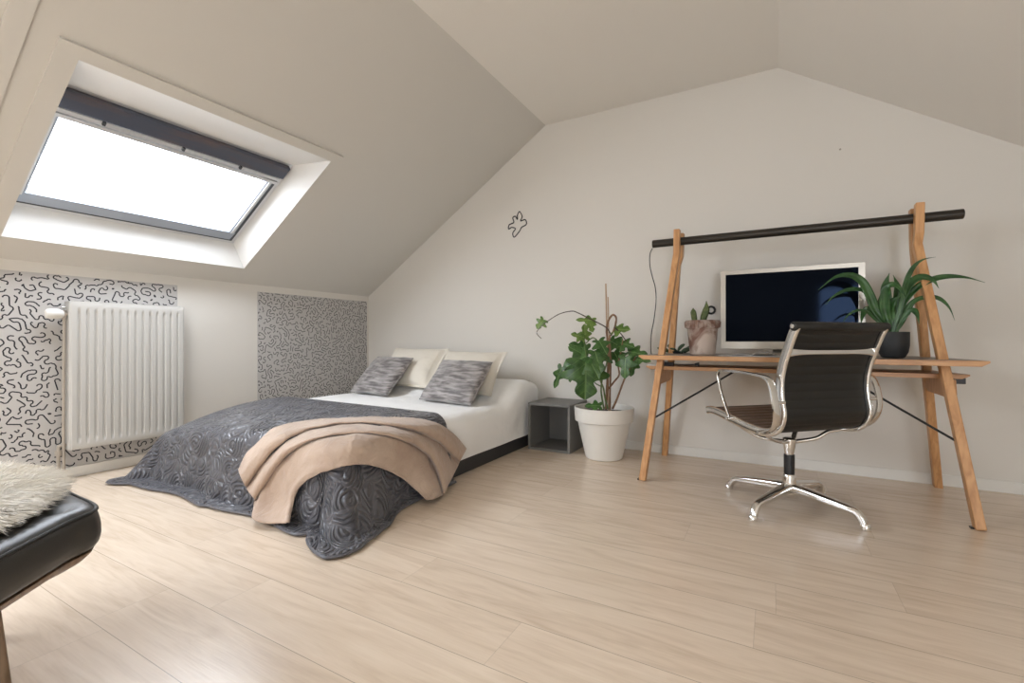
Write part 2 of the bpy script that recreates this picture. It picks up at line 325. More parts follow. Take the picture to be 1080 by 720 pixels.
M['fur'] = mottled('sheep_wool', (.86, .80, .70), (.94, .90, .83), 14, .95, spec=.1, sheen=.4)
M['adapter'] = mat('adapter_plastic', (.018, .018, .019), .45)
M['dgreen'] = mottled('dark_succulent_leaf', (.018, .045, .022), (.05, .085, .04), 20, .45)
def leaf_mat(name, c0, c1, rough, scale):
    m = mottled(name, c0, c1, scale, rough, bump=.35, bdist=.004, spec=.5); return m
def veined(name, c0, c1, cv):
    m = leaf_mat(name, c0, c1, .34, 22); N = nodes(m); nt = m.node_tree; B = nt.nodes['Principled BSDF']
    old = B.inputs['Base Color'].links[0].from_socket; uvn = N('ShaderNodeUVMap'); s_ = N('ShaderNodeSeparateXYZ'); nt.links.new(uvn.outputs[0], s_.inputs[0])
    ay = math_(N, nt, 'ABSOLUTE', s_.outputs[1]); rib_ = math_(N, nt, 'LESS_THAN', ay, .022)
    ph = math_(N, nt, 'FRACT', math_(N, nt, 'MULTIPLY', math_(N, nt, 'SUBTRACT', s_.outputs[0], math_(N, nt, 'MULTIPLY', ay, .75)), 4.2))
    side = math_(N, nt, 'MULTIPLY', math_(N, nt, 'LESS_THAN', ph, .07), .6)
    mx_ = N('ShaderNodeMix', data_type='RGBA'); nt.links.new(math_(N, nt, 'MULTIPLY', math_(N, nt, 'MAXIMUM', rib_, side), .75), mx_.inputs[0]); nt.links.new(old, mx_.inputs[6]); mx_.inputs[7].default_value = (*cv, 1)
    nt.links.new(mx_.outputs[2], B.inputs['Base Color']); return m
M['leaf'] = veined('lobed_leaf', (.020, .070, .012), (.065, .15, .034), (.16, .27, .09))
M['leaf2'] = veined('young_leaf', (.07, .15, .02), (.16, .25, .05), (.26, .36, .12))
M['strap'] = leaf_mat('strap_leaf', (.016, .062, .014), (.05, .135, .034), .33, 16)
# glass pane: mostly clear with a mirror-like sheen
m = bpy.data.materials.new('window_glass'); m.use_nodes = True; nt = m.node_tree; nt.nodes.clear(); N = nodes(m)
o_ = N('ShaderNodeOutputMaterial'); mx = N('ShaderNodeMixShader', Fac=.06); tr = N('ShaderNodeBsdfTransparent'); gl = N('ShaderNodeBsdfGlossy', Roughness=.02)
nt.links.new(tr.outputs[0], mx.inputs[1]); nt.links.new(gl.outputs[0], mx.inputs[2]); nt.links.new(mx.outputs[0], o_.inputs[0]); M['glass'] = m
# floor: wide oak boards running along the desk wall
m = mat('oak_laminate_floor', (.6, .45, .33), .27, spec=.75); N = nodes(m); nt = m.node_tree; B = nt.nodes['Principled BSDF']; M['floor'] = m
g = N('ShaderNodeNewGeometry'); sp = N('ShaderNodeSeparateXYZ'); nt.links.new(g.outputs['Position'], sp.inputs[0])
yy = math_(N, nt, 'DIVIDE', math_(N, nt, 'SUBTRACT', sp.outputs[1], .584), .2015)
row = math_(N, nt, 'FLOOR', yy); fy = math_(N, nt, 'FRACT', yy)
rnd = N('ShaderNodeTexWhiteNoise', noise_dimensions='1D'); nt.links.new(row, rnd.inputs['W'])
xx = math_(N, nt, 'ADD', math_(N, nt, 'DIVIDE', sp.outputs[0], 1.38), math_(N, nt, 'MULTIPLY', rnd.outputs[0], 7.3))
fx = math_(N, nt, 'FRACT', xx); cx_ = math_(N, nt, 'FLOOR', xx)
edge = math_(N, nt, 'MINIMUM', fy, math_(N, nt, 'SUBTRACT', 1, fy))
line = math_(N, nt, 'LESS_THAN', edge, .0055)
edx = math_(N, nt, 'MINIMUM', fx, math_(N, nt, 'SUBTRACT', 1, fx)); linex = math_(N, nt, 'LESS_THAN', edx, .0007)
gap = math_(N, nt, 'MAXIMUM', line, math_(N, nt, 'MULTIPLY', linex, .45))
rb = N('ShaderNodeTexWhiteNoise', noise_dimensions='2D'); cb = N('ShaderNodeCombineXYZ'); nt.links.new(row, cb.inputs[0]); nt.links.new(cx_, cb.inputs[1]); nt.links.new(cb.outputs[0], rb.inputs['Vector'])
mp = N('ShaderNodeMapping'); mp.inputs['Scale'].default_value = (1.1, 9, 1)
of = N('ShaderNodeCombineXYZ'); nt.links.new(math_(N, nt, 'MULTIPLY', rb.outputs[0], 20), of.inputs[0]); nt.links.new(of.outputs[0], mp.inputs['Location'])
nt.links.new(g.outputs['Position'], mp.inputs[0])
n1 = N('ShaderNodeTexNoise', Scale=2.2, Detail=7, Distortion=1.4); nt.links.new(mp.outputs[0], n1.inputs['Vector'])
mp2 = N('ShaderNodeMapping'); mp2.inputs['Scale'].default_value = (3, 60, 1); nt.links.new(g.outputs['Position'], mp2.inputs[0])
n2 = N('ShaderNodeTexNoise', Scale=3, Detail=4); nt.links.new(mp2.outputs[0], n2.inputs['Vector'])
mix = math_(N, nt, 'ADD', math_(N, nt, 'MULTIPLY', n1.outputs[0], .75), math_(N, nt, 'MULTIPLY', n2.outputs[0], .25))
mix = math_(N, nt, 'ADD', mix, math_(N, nt, 'MULTIPLY', math_(N, nt, 'SUBTRACT', rb.outputs[0], .5), .10))
rp = ramp(N, [(.30, (.63, .495, .37)), (.5, (.735, .60, .465)), (.70, (.80, .67, .535))]); nt.links.new(mix, rp.inputs[0])
mc = N('ShaderNodeMix', data_type='RGBA'); nt.links.new(math_(N, nt, 'MULTIPLY', gap, .5), mc.inputs[0]); nt.links.new(rp.outputs[0], mc.inputs[6]); mc.inputs[7].default_value = (.16, .11, .08, 1)
nt.links.new(mc.outputs[2], B.inputs['Base Color'])
bp = N('ShaderNodeBump', Strength=.12, Distance=.002); nt.links.new(n2.outputs[0], bp.inputs['Height']); nt.links.new(bp.outputs[0], B.inputs['Normal'])
# quilted satin: raised scroll motif that follows the cloth (uv in metres)
m = mat('embossed_satin', (.098, .097, .110), .31, spec=.6, sheen=.1); N = nodes(m); nt = m.node_tree; B = nt.nodes['Principled BSDF']; M['quilt'] = m
uvn = N('ShaderNodeUVMap'); nz = N('ShaderNodeTexNoise', Scale=7, Detail=2); nt.links.new(uvn.outputs[0], nz.inputs['Vector'])
va = N('ShaderNodeVectorMath', operation='MULTIPLY_ADD'); nt.links.new(nz.outputs[1], va.inputs[0]); va.inputs[1].default_value = (.07, .07, 0); nt.links.new(uvn.outputs[0], va.inputs[2])
vo = N('ShaderNodeTexVoronoi', Scale=10.5); nt.links.new(va.outputs[0], vo.inputs['Vector'])
# arcs struck from a point beside each cell's centre: fans and scrolls
ofs = N('ShaderNodeVectorMath', operation='MULTIPLY_ADD'); nt.links.new(vo.outputs['Color'], ofs.inputs[0]); ofs.inputs[1].default_value = (.11, .11, 0); ofs.inputs[2].default_value = (-.055, -.055, 0)
cen_ = N('ShaderNodeVectorMath', operation='ADD'); nt.links.new(vo.outputs['Position'], cen_.inputs[0]); nt.links.new(ofs.outputs[0], cen_.inputs[1])
dd = N('ShaderNodeVectorMath', operation='DISTANCE'); nt.links.new(va.outputs[0], dd.inputs[0]); nt.links.new(cen_.outputs[0], dd.inputs[1])
sw = math_(N, nt, 'ABSOLUTE', math_(N, nt, 'SINE', math_(N, nt, 'MULTIPLY', dd.outputs['Value'], 150)))
ve = N('ShaderNodeTexVoronoi', Scale=10.5, feature='DISTANCE_TO_EDGE'); nt.links.new(va.outputs[0], ve.inputs['Vector'])
rr = math_(N, nt, 'MINIMUM', math_(N, nt, 'MULTIPLY', ve.outputs['Distance'], 6), 1)
hh = math_(N, nt, 'MULTIPLY', sw, rr)
bp = N('ShaderNodeBump', Strength=1.0, Distance=.012); nt.links.new(hh, bp.inputs['Height']); nt.links.new(bp.outputs[0], B.inputs['Normal'])
M['quilt_edge'] = mat('satin_binding', (.11, .11, .125), .4, spec=.5)
# woven throw
m = mottled('brushed_throw', (.45, .33, .25), (.57, .44, .345), 5, .92, (1, 1, 1), spec=.12, sheen=.35, bump=.12); M['throw'] = m
N = nodes(m); nt = m.node_tree; B = nt.nodes['Principled BSDF']
w = N('ShaderNodeTexNoise', Scale=15, Detail=6, Distortion=1.2); tc = N('ShaderNodeTexCoord'); nt.links.new(tc.outputs['Object'], w.inputs['Vector'])
bp = N('ShaderNodeBump', Strength=.6, Distance=.016); nt.links.new(w.outputs[0], bp.inputs['Height']); nt.links.new(bp.outputs[0], B.inputs['Normal'])
# crushed velvet cushions
m = mottled('crushed_velvet', (.115, .102, .098), (.42, .385, .37), 15, .55, (.55, 1, 4), detail=8, contrast=(.38, .66), spec=.4, sheen=.5, bump=.35, distort=.3, bdist=.004); M['velvet'] = m
# ------------------------------------------------------------------ camera
cam = bpy.data.objects.new('camera', bpy.data.cameras.new('camera')); COL.objects.link(cam)
cam.location = (0, 0, .82); cam.rotation_euler = (pi/2, 0, .51033)
cam.data.sensor_width = 36; cam.data.sensor_fit = 'HORIZONTAL'; cam.data.lens = 491.23/1080*36; cam.data.shift_y = -2.92/1080; cam.data.clip_start = .02
S.camera = cam
# ------------------------------------------------------------------ the room
XL, XR, YB, YR, HK, HC, FL, FR = -3.6224, 2.0324, 3.454, -2.5, 1.2519, 2.5626, -1.62, .03
SL = (HC-HK)/(FL-XL)
def struct(name, V, F, m): return tag(mesh(name, V, F, None, m), kind='structure')
struct('floor', [(XL, YR, 0), (XR, YR, 0), (XR, YB, 0), (XL, YB, 0)], [(0, 1, 2, 3)], M['floor'])
struct('wall_left', [(XL, YR, 0), (XL, YB, 0), (XL, YB, HK), (XL, YR, HK)], [(0, 1, 2, 3)], M['wall'])
struct('wall_right', [(XR, YB, 0), (XR, YR, 0), (XR, YR, HK), (XR, YB, HK)], [(0, 1, 2, 3)], M['wall'])
struct('wall_back', [(XL, YB, 0), (XR, YB, 0), (XR, YB, HK), (FR, YB, HC), (FL, YB, HC), (XL, YB, HK)], [(0, 1, 2, 3, 4, 5)], M['wall'])
struct('ceiling', [(FL, YR, HC), (FR, YR, HC), (FR, YB, HC), (FL, YB, HC)], [(3, 2, 1, 0)], M['ceil'])
def holed(name, fn, u0, u1, v0, v1, hole, m):
    a0, a1, b0, b1 = hole
    us = [u0, a0, a1, u1]; vs = [v0, b0, b1, v1]
    V = [fn(u, v) for v in vs for u in us]
    F = [(j*4+i, j*4+i+1, (j+1)*4+i+1, (j+1)*4+i) for j in range(3) for i in range(3) if (i, j) != (1, 1)]
    return struct(name, V, F, m)
zs = lambda x: HC+SL*(x-FL)                     # left slope
zr = lambda x: HC-SL*(x-FR)                     # right slope
OX0, OX1, OY0, OY1 = -3.474, -2.508, .805, 2.075  # skylight opening in the left slope
AY0, AY1 = -1.5, -.1                            # second roof window behind the camera, added for fill light
us = [YR, AY0, AY1, OY0, OY1, YB]; vs = [XL, OX0, OX1, FL]
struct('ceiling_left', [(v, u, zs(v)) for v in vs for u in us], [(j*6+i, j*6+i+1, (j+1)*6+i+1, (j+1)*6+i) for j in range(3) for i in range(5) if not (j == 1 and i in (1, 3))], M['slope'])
struct('ceiling_right', [(FR, YR, HC), (XR, YR, zr(XR)), (XR, YB, zr(XR)), (FR, YB, HC)], [(0, 1, 2, 3)], M['ceil'])
# rear wall; narrow glazed door on its right, added for fill and screen reflection
WX0, WX1, WZ0, WZ1 = .60, 1.32, .07, 1.68
V = [(XL, YR, 0), (XR, YR, 0), (XR, YR, HK), (FR, YR, HC), (FL, YR, HC), (XL, YR, HK), (WX0, YR, WZ0), (WX1, YR, WZ0), (WX1, YR, WZ1), (WX0, YR, WZ1)]
struct('wall_rear', V, [(0, 1, 7, 6), (1, 2, 8, 7), (2, 3, 8), (3, 4, 9, 8), (4, 5, 9), (5, 0, 6, 9)], M['wall'])
# baseboards
def bb(name, lo, hi): return tag(MB().box(lo, hi).build(name, M['white'], None, bevel=.002), kind='structure')
bb('baseboard_left', (XL, YR, .0), (XL+.012, YB, .062))
bb('baseboard_back', (XL+.013, YB-.012, .0), (XR-.013, YB, .062))
bb('baseboard_right', (XR-.012, YR, .0), (XR, YB, .062))
bb('baseboard_rear', (XL+.013, YR, .0), (XR-.013, YR+.012, .062))
# skylight ---------------------------------------------------------
cs = 1/math.hypot(1, SL); E2 = Vector((cs, 0, SL*cs)); E3 = Vector((-SL*cs, 0, cs)); E1 = Vector((0, 1, 0))
def slope_frame(org, e2, e3):
    return Matrix(((E1.x, e2.x, e3.x, org.x), (E1.y, e2.y, e3.y, org.y), (E1.z, e2.z, e3.z, org.z), (0, 0, 0, 1)))
org = Vector((-3.47, .80, 1.531))                 # lower near corner of the sash, 0.15 m up in the roof
FM = slope_frame(org, E2, E3)
LY, LS = 1.185, .80
win = empty('window_1', (-3.1, 1.44, 1.8), kind='structure')
rv = MB()
top = lambda x, y: (x, y, zs(x))
i0 = [FM @ Vector(c) for c in ((-.012, -.012, 0), (LY+.012, -.012, 0), (LY+.012, LS+.012, 0), (-.012, LS+.012, 0))]
o0 = [Vector(top(OX0, OY0)), Vector(top(OX0, OY1)), Vector(top(OX1, OY1)), Vector(top(OX1, OY0))]
rv.add(o0+i0, [(0, 1, 5, 4), (1, 2, 6, 5), (2, 3, 7, 6), (3, 0, 4, 7)])
rv.build('reveal', M['reveal'], win)
fr = MB()                                          # outer frame, pale, closing against the reveal
for lo, hi in (((-.06, -.06, .0), (LY+.06, .012, .09)), ((-.06, LS-.012, 0), (LY+.06, LS+.06, .09)), ((-.06, .012, 0), (.012, LS-.012, .09)), ((LY-.012, .012, 0), (LY+.06, LS-.012, .09))): fr.box(lo, hi, FM)
fr.build('frame', M['alu'], win, bevel=.003)
ga = MB()                                          # dark gasket line round the sash
for lo, hi in (((.0125, .0125, -.004), (LY-.0125, .030, .05)), ((LY-.036, .034, -.004), (LY-.0125, LS-.07, .05)), ((.0125, .034, -.004), (.036, LS-.07, .05))): ga.box(lo, hi, FM)
ga.build('gasket', M['sash_dark'], win, bevel=.002)
sa = MB()
for lo, hi in (((.036, .030, -.012), (LY-.036, .102, .05)), ((LY-.075, .102, -.012), (LY-.036, LS-.07, .05)), ((.036, .102, -.012), (.075, LS-.07, .05))): sa.box(lo, hi, FM)
sa.build('sash', M['sash'], win, bevel=.004)
tr_ = MB()
for lo, hi in (((LY-.066, .104, -.020), (LY-.048, LS-.15, -.0125)), ((.050, .088, -.020), (.062, LS-.15, -.0125))): tr_.box(lo, hi, FM)
tr_.build('blind_track', M['alu'], win, bevel=.002)
bc = MB().box((.004, LS-.105, -.030), (LY-.004, LS-.004, .05), FM)
bc.build('blind_cassette', M['blind'], win, bevel=.008)
hb = MB()
for k in (.19, .49, .76): hb.box((LY*k-.008, LS-.125, -.036), (LY*k+.004, LS-.1055, -.020), FM)
hb.build('blind_clip', M['sash_dark'], win)
rl = MB()
for a, b_, c in ((.137, .112, -.022), (.157, .142, -.026), (.170, .161, -.020)): rl.box((.004, LS-a, c), (LY-.02, LS-b_, .03), FM)
rl.build('blind_rail', M['alu'], win, bevel=.002)
pane = MB().add([FM @ Vector(c) for c in ((.07, .08, .03), (LY-.07, .08, .03), (LY-.07, LS-.1, .03), (.07, LS-.1, .03))], [(0, 1, 2, 3)])
pane.build('pane', M['glass'], win)
# casing boards on the slope (upper and near side)
CM = slope_frame(Vector((OX0, 0, zs(OX0))), E2, E3); SLn = (OX1-OX0)/cs
L6 = [(.73, -.02), (OY0-.001, -.02), (OY0-.001, SLn+.001), (2.118, SLn+.001), (2.118, SLn+.062), (.73, SLn+.062)]
tr1 = MB().add([CM @ Vector((a, b, c)) for c in (-.014, .012) for a, b in L6], [(0, 1, 2, 5), (2, 3, 4, 5), (8, 7, 6, 11), (10, 9, 8, 11)]+[(i, i+6, (i+1) % 6+6, (i+1) % 6) for i in range(6)])
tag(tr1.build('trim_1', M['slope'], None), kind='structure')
# boarded strip nearer the camera
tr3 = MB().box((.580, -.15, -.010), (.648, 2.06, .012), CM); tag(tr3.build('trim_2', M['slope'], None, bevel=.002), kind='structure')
# windows added out of view to light the room: frames and panes
def plain_window(name, fn, nrm, u0, u1, v0, v1, bars):
    w_ = empty(name, fn((u0+u1)/2, (v0+v1)/2), kind='structure'); mb = MB(); t = .05; n_ = Vector(nrm)
    def bar(a0, a1, b0, b1):
        q = [Vector(fn(a, b)) for a, b in ((a0, b0), (a1, b0), (a1, b1), (a0, b1))]
        mb.add([p-n_*.01 for p in q]+[p+n_*.06 for p in q], [(0, 1, 2, 3), (7, 6, 5, 4), (0, 4, 5, 1), (1, 5, 6, 2), (2, 6, 7, 3), (3, 7, 4, 0)])
    bar(u0, u1, v0, v0+t); bar(u0, u1, v1-t, v1); bar(u0, u0+t, v0+t, v1-t); bar(u1-t, u1, v0+t, v1-t)
    for c in bars: bar(c-.03, c+.03, v0+t, v1-t)
    mb.build('frame', M['white'], w_)
    q = [Vector(fn(a, b))+n_*.03 for a, b in ((u0+t, v0+t), (u1-t, v0+t), (u1-t, v1-t), (u0+t, v1-t))]
    MB().add(q, [(0, 1, 2, 3)]).build('pane', M['glass'], w_)
plain_window('added_roof_window', lambda y, x: (x, y, zs(x)), (-SL*cs, 0, cs), AY0, AY1, OX0, OX1, [])
plain_window('added_glazed_door', lambda x, z: (x, YR, z), (0, -1, 0), WX0, WX1, WZ0, WZ1, [])
# ------------------------------------------------------------------ daylight
W = bpy.data.worlds.new('overcast_sky'); S.world = W; W.use_nodes = True
bg = W.node_tree.nodes['Background']; bg.inputs[0].default_value = (.90, .965, 1.06, 1); bg.inputs[1].default_value = SKY
def portal(name, c, x, y, sx, sy):
    l = bpy.data.lights.new(name, 'AREA'); l.shape = 'RECTANGLE'; l.size = sx; l.size_y = sy; l.cycles.is_portal = True
    o = bpy.data.objects.new(name, l); COL.objects.link(o); x = Vector(x).normalized(); y = Vector(y).normalized(); z = x.cross(y)
    o.matrix_world = Matrix(((x.x, y.x, z.x, c[0]), (x.y, y.y, z.y, c[1]), (x.z, y.z, z.z, c[2]), (0, 0, 0, 1))); return o
def portal_facing(name, c, axis_u, axis_v, inward, su, sv):
    u = Vector(axis_u).normalized(); v = Vector(axis_v).normalized()
    if u.cross(v).dot(Vector(inward)) > 0: u = -u          # a light shines along its local -Z
    return portal(name, c, u, v, su, sv)
portal_facing('skylight_portal', FM @ Vector((LY/2, LS/2, .1)), E1, E2, -E3, LY, LS)
portal_facing('added_roof_portal', Vector(((OX0+OX1)/2, (AY0+AY1)/2, zs((OX0+OX1)/2)))+E3*.08, E1, E2, -E3, AY1-AY0, (OX1-OX0)/cs)  # sky light through the added roof window
portal_facing('added_door_portal', ((WX0+WX1)/2, YR-.08, (WZ0+WZ1)/2), (1, 0, 0), (0, 0, 1), (0, 1, 0), WX1-WX0, WZ1-WZ0)  # sky light through the added rear door
S.cycles.caustics_reflective = False; S.cycles.caustics_refractive = False
S.view_settings.view_transform = 'Standard'; S.view_settings.look = 'None'; S.view_settings.gamma = 1; S.view_settings.exposure = EXPO
try: S.view_settings.use_curve_mapping = False
except Exception: pass
rnd_ = random.Random(7)
# ------------------------------------------------------------------ wallpaper: abstract wandering lines
def squiggles(y0, y1, z0, z1, gap, wid, seed):
    """short wandering strokes that fill the sheet without touching"""
    R = random.Random(seed); cell = gap/2.2; nx = int((y1-y0)/cell)+1; nz = int((z1-z0)/cell)+1
    occ = {}; strokes = []; step = gap*.30
    def near(x, z, me_id, idx):
        cx, cz = int((x-y0)/cell), int((z-z0)/cell)
        for a in range(cx-3, cx+4):
            for b in range(cz-3, cz+4):
                for (px, pz, sid, k) in occ.get((a, b), ()):
                    if sid == me_id and idx-k < 6: continue
                    if (px-x)**2+(pz-z)**2 < (gap*.86)**2: return True
        return False
    seeds = [(y0+gap*.5+i*gap*.62, z0+gap*.5+j*gap*.62) for i in range(int((y1-y0)/gap/.62)) for j in range(int((z1-z0)/gap/.62))]
    R.shuffle(seeds)
    for sid, (x, z) in enumerate(seeds):
        if near(x, z, sid, 0): continue
        pts = []; h = R.choice([0, pi/2, pi, -pi/2])+R.uniform(-.3, .3); turn = 0; left = R.randint(18, 60); run = 0
        for k in range(left):
            pts.append((x, z)); occ.setdefault((int((x-y0)/cell), int((z-z0)/cell)), []).append((x, z, sid, k))
            if run <= 0:
                turn = R.choice([0, .55, -.55, .75, -.75]); run = R.choice([2, 2, 3, 3, 4])
            run -= 1; h += turn; ok = False; sg = R.choice([1, -1])
            for dh in (0, .5*sg, -.5*sg, 1.0*sg, -1.0*sg, 1.5*sg, -1.5*sg):
                nx_, nz_ = x+step*cos(h+dh), z+step*sin(h+dh)
                if y0+gap*.25 < nx_ < y1-gap*.25 and z0+gap*.25 < nz_ < z1-gap*.25 and not near(nx_, nz_, sid, k+1):
                    ok = True; h += dh; x, z = nx_, nz_; break
            if not ok: break
        if len(pts) >= 5: strokes.append(pts)
    return strokes
def wallpaper(y0, y1, z0, z1, gap, wid, seed, label):
    t = .0022; V = []; F = []; mi = []
    def quad(a): V.extend(a); n = len(V); F.append((n-4, n-3, n-2, n-1))
    bx = MB().box((XL+.0004, y0, z0), (XL+t, y1, z1)); V += bx.V; F += bx.F; mi += [0]*len(F)
    for st in squiggles(y0, y1, z0, z1, gap, wid, seed):
        b = len(V); n = len(st)
        for i, (y, z) in enumerate(st):
            q0, q1 = st[max(i-1, 0)], st[min(i+1, n-1)]; dx, dz = q1[0]-q0[0], q1[1]-q0[1]; L = hypot(dx, dz) or 1
            nx, nz = -dz/L*wid/2, dx/L*wid/2
            V += [(XL+t+.0003, y+nx, z+nz), (XL+t+.0003, y-nx, z-nz)]
        for i in range(n-1):
            F.append((b+2*i, b+2*i+1, b+2*i+3, b+2*i+2)); mi.append(1)
    o = mesh('wallpaper_panel', V, F, None, (M['paper'], M['ink']), mi=mi)
    return tag(o, label, 'wallpaper', 'patterned wallpaper panels')
wallpaper(.30, 1.694, .064, 1.192, .0240, .0066, 3, 'light grey wallpaper with bold black wandering lines behind the white radiator')
wallpaper(2.272, 3.430, .064, 1.199, .0205, .0050, 5, 'light grey wallpaper with fine black wandering lines on the wall behind the bed')
# ------------------------------------------------------------------ radiator
rad = empty('radiator', (XL+.05, 1.37, .17), 'white steel panel radiator with vertical ribs on the patterned wall', 'radiator')
RY_0, RY_1, RZ0, RZ1, RXF = 1.093, 1.692, .172, 1.038, XL+.10
NR = 14
def rib(u, v):
    y = RY_0+.004+(RY_1-RY_0-.008)*u; z = RZ0+.004+(RZ1-RZ0-.008)*v
    m_ = .022; s = (y-RY_0-m_)/(RY_1-RY_0-2*m_)
    d = 0
    if 0 < s < 1:
        ph = (s*NR) % 1; g_ = sm(.28, .40, ph)*(1-sm(.60, .72, ph))
        d = -.009*g_*sm(RZ0+.045, RZ0+.058, z)*(1-sm(RZ1-.058, RZ1-.045, z))
    e = min(u, 1-u, v*1.4, (1-v)*1.4); d -= .004*(1-sm(0, .012, e))
    return (RXF+d, y, z)
MB().grid(rib, 280, 60).build('front_panel', M['radiator'], rad, smooth=True, angle=60)
bk = MB().box((XL+.028, RY_0+.012, RZ0+.02), (XL+.040, RY_1-.012, RZ1-.02))
bk.build('back_panel', M['radiator'], rad, bevel=.003)
for y in (RY_0, RY_1-.006): MB().box((XL+.026, y, RZ0+.006), (RXF-.004, y+.006, RZ1-.006)).build('side_cover', M['radiator'], rad, bevel=.003)
gr = MB().box((XL+.026, RY_0, RZ1-.012), (RXF-.003, RY_1, RZ1-.001))
for i in range(40):
    y = RY_0+.02+i*(RY_1-RY_0-.04)/39; gr.box((XL+.034, y-.0025, RZ1-.001), (RXF-.014, y+.0025, RZ1+.003))
gr.build('top_grille', M['radiator'], rad, bevel=.001)
MB().lathe([(0, RY_0-.092), (.018, RY_0-.092), (.026, RY_0-.085), (.029, RY_0-.07), (.029, RY_0-.038), (.022, RY_0-.02), (.014, RY_0-.014), (0, RY_0-.014)], (XL+.062, 0, .962), 28, 'y').build('thermostat_knob', M['white'], rad, smooth=True)
vb = MB().tube([(XL+.062, RY_0-.016, .962), (XL+.062, RY_0+.0, .962)], .011, 12)
vb.tube([(XL+.062, RY_0-.012, .985), (XL+.062, RY_0-.012, .93)], .010, 12)
vb.build('valve_body', M['pipe'], rad, smooth=True)
pp = MB()
pp.tube([(XL+.062, RY_0-.012, .93), (XL+.060, RY_0-.014, .6), (XL+.058, RY_0-.014, .25), (XL+.056, RY_0-.012, .0635)], .0075, 10)
pp.build('supply_pipe', M['pipe'], rad, smooth=True)
p2 = MB().tube(spline([(XL+.05, RY_0+.012, .205), (XL+.05, RY_0-.025, .205), (XL+.05, RY_0-.034, .19), (XL+.05, RY_0-.034, .0635)], 6), .0085, 10)
p2.lathe([(0, 0), (.016, 0), (.016, .03), (0, .03)], (XL+.05, RY_0-.034, .15), 8)
p2.build('return_pipe', M['pipe'], rad, smooth=True)
MB().tube([(XL+.062, RY_0-.002, 1.0), (XL+.062, RY_0-.024, 1.0)], .006, 10).build('bleed_plug', M['chrome'], rad, smooth=True)
for y in (RY_0+.12, RY_1-.12):
    for z in (RZ0+.1, RZ1-.2): MB().box((XL+.003, y-.02, z), (XL+.0275, y+.02, z+.06)).build('wall_bracket', M['radiator'], rad)
# ------------------------------------------------------------------ bed
BX0, BX1, BY0, BY1 = -3.18, -1.640, 1.56, 3.425
bed = empty('bed', ((BX0+BX1)/2, 2.45, 0), 'low double bed with a black base and white fitted sheet against the back wall', 'bed')
b_ = MB().box((BX0, BY0, 0), (BX1, BY1, .105))
b_.build('bed_base', M['dark_base'], bed, bevel=.004)
MX0, MX1, MY0, MY1 = BX0, BX1+.008, 1.455, 3.40
def mattress_top(x, y):
    k = sm(2.80, 3.12, y)*(1-.25*sm(3.2, 3.38, y))
    z = .362+.14*k*(.55+.45*sm(-2.2, -1.9, x))
    fx = min(max((x-QXL)/(QXR-QXL), 0), 1); fy = min(max((2.2-y)/(2.2-QYF), 0), 1)
    z -= (.062*(1-fx)**3*fy**2+.03*fy**3+.010*sm(2.25, 2.12, y))
    return z+.004*noise.noise(Vector((x*5, y*5, 1)))*sm(2.1, 2.3, y)
def sheet_pt(u, v):
    # u across, v along; the rim of the grid hangs down the sides
    r = .085; A = .36
    p = -A+(MX1-MX0-2*r+2*A)*u; q = -A+(MY1-MY0-2*r+2*A)*v
    Wx, Ly = MX1-MX0-2*r, MY1-MY0-2*r
    x = MX0+r+min(max(p, 0), Wx); y = MY0+r+min(max(q, 0), Ly)
    ox = max(-p, p-Wx, 0); oy = max(-q, q-Ly, 0); sx = -1 if p < 0 else 1; sy = -1 if q < 0 else 1
    ztop = mattress_top(x, y); o = max(ox, oy)
    if o <= 0: return (x, y, ztop)
    ins = .03*sm(2.30, 2.05, y)
    th = min(o/r, pi/2); out = r*sin(th); dn = r*(1-cos(th))
    if o > r*pi/2: dn = r+(o-r*pi/2)/(A-r*pi/2)*(ztop-r-.088); 
    bul = .006*noise.noise(Vector((x*3, y*3, dn*9)))+.004*sin(dn*14)
    n_ = hypot(ox, oy); return (x+sx*(out+bul-ins)*ox/n_ if ox else x, y+sy*(out+bul-ins)*oy/n_ if oy else y, ztop-dn)
MB().grid(sheet_pt, 110, 120).build('mattress', M['sheet'], bed, smooth=True, angle=80)
# bedspread ---------------------------------------------------------
V, F, UV = q_grid()
q = mesh('bedspread', V, F, None, M['quilt'], True, uv=UV)
sf = q.modifiers.new('solidify', 'SOLIDIFY'); sf.thickness = .008; sf.offset = 1
tag(q, 'dark grey embossed satin bedspread over the foot of the bed with corners on the floor', 'bedspread')
n1_ = QNP+1
rim = [V[j*n1_] for j in range(0, QNQ+1, 2)]+[V[QNQ*n1_+i] for i in range(2, QNP+1, 2)]+[V[j*n1_+QNP] for j in range(QNQ-2, -1, -2)]
MB().tube([(x, y, max(z, .0075)) for x, y, z in rim], .0062, 8).build('binding', M['quilt_edge'], q, smooth=True)
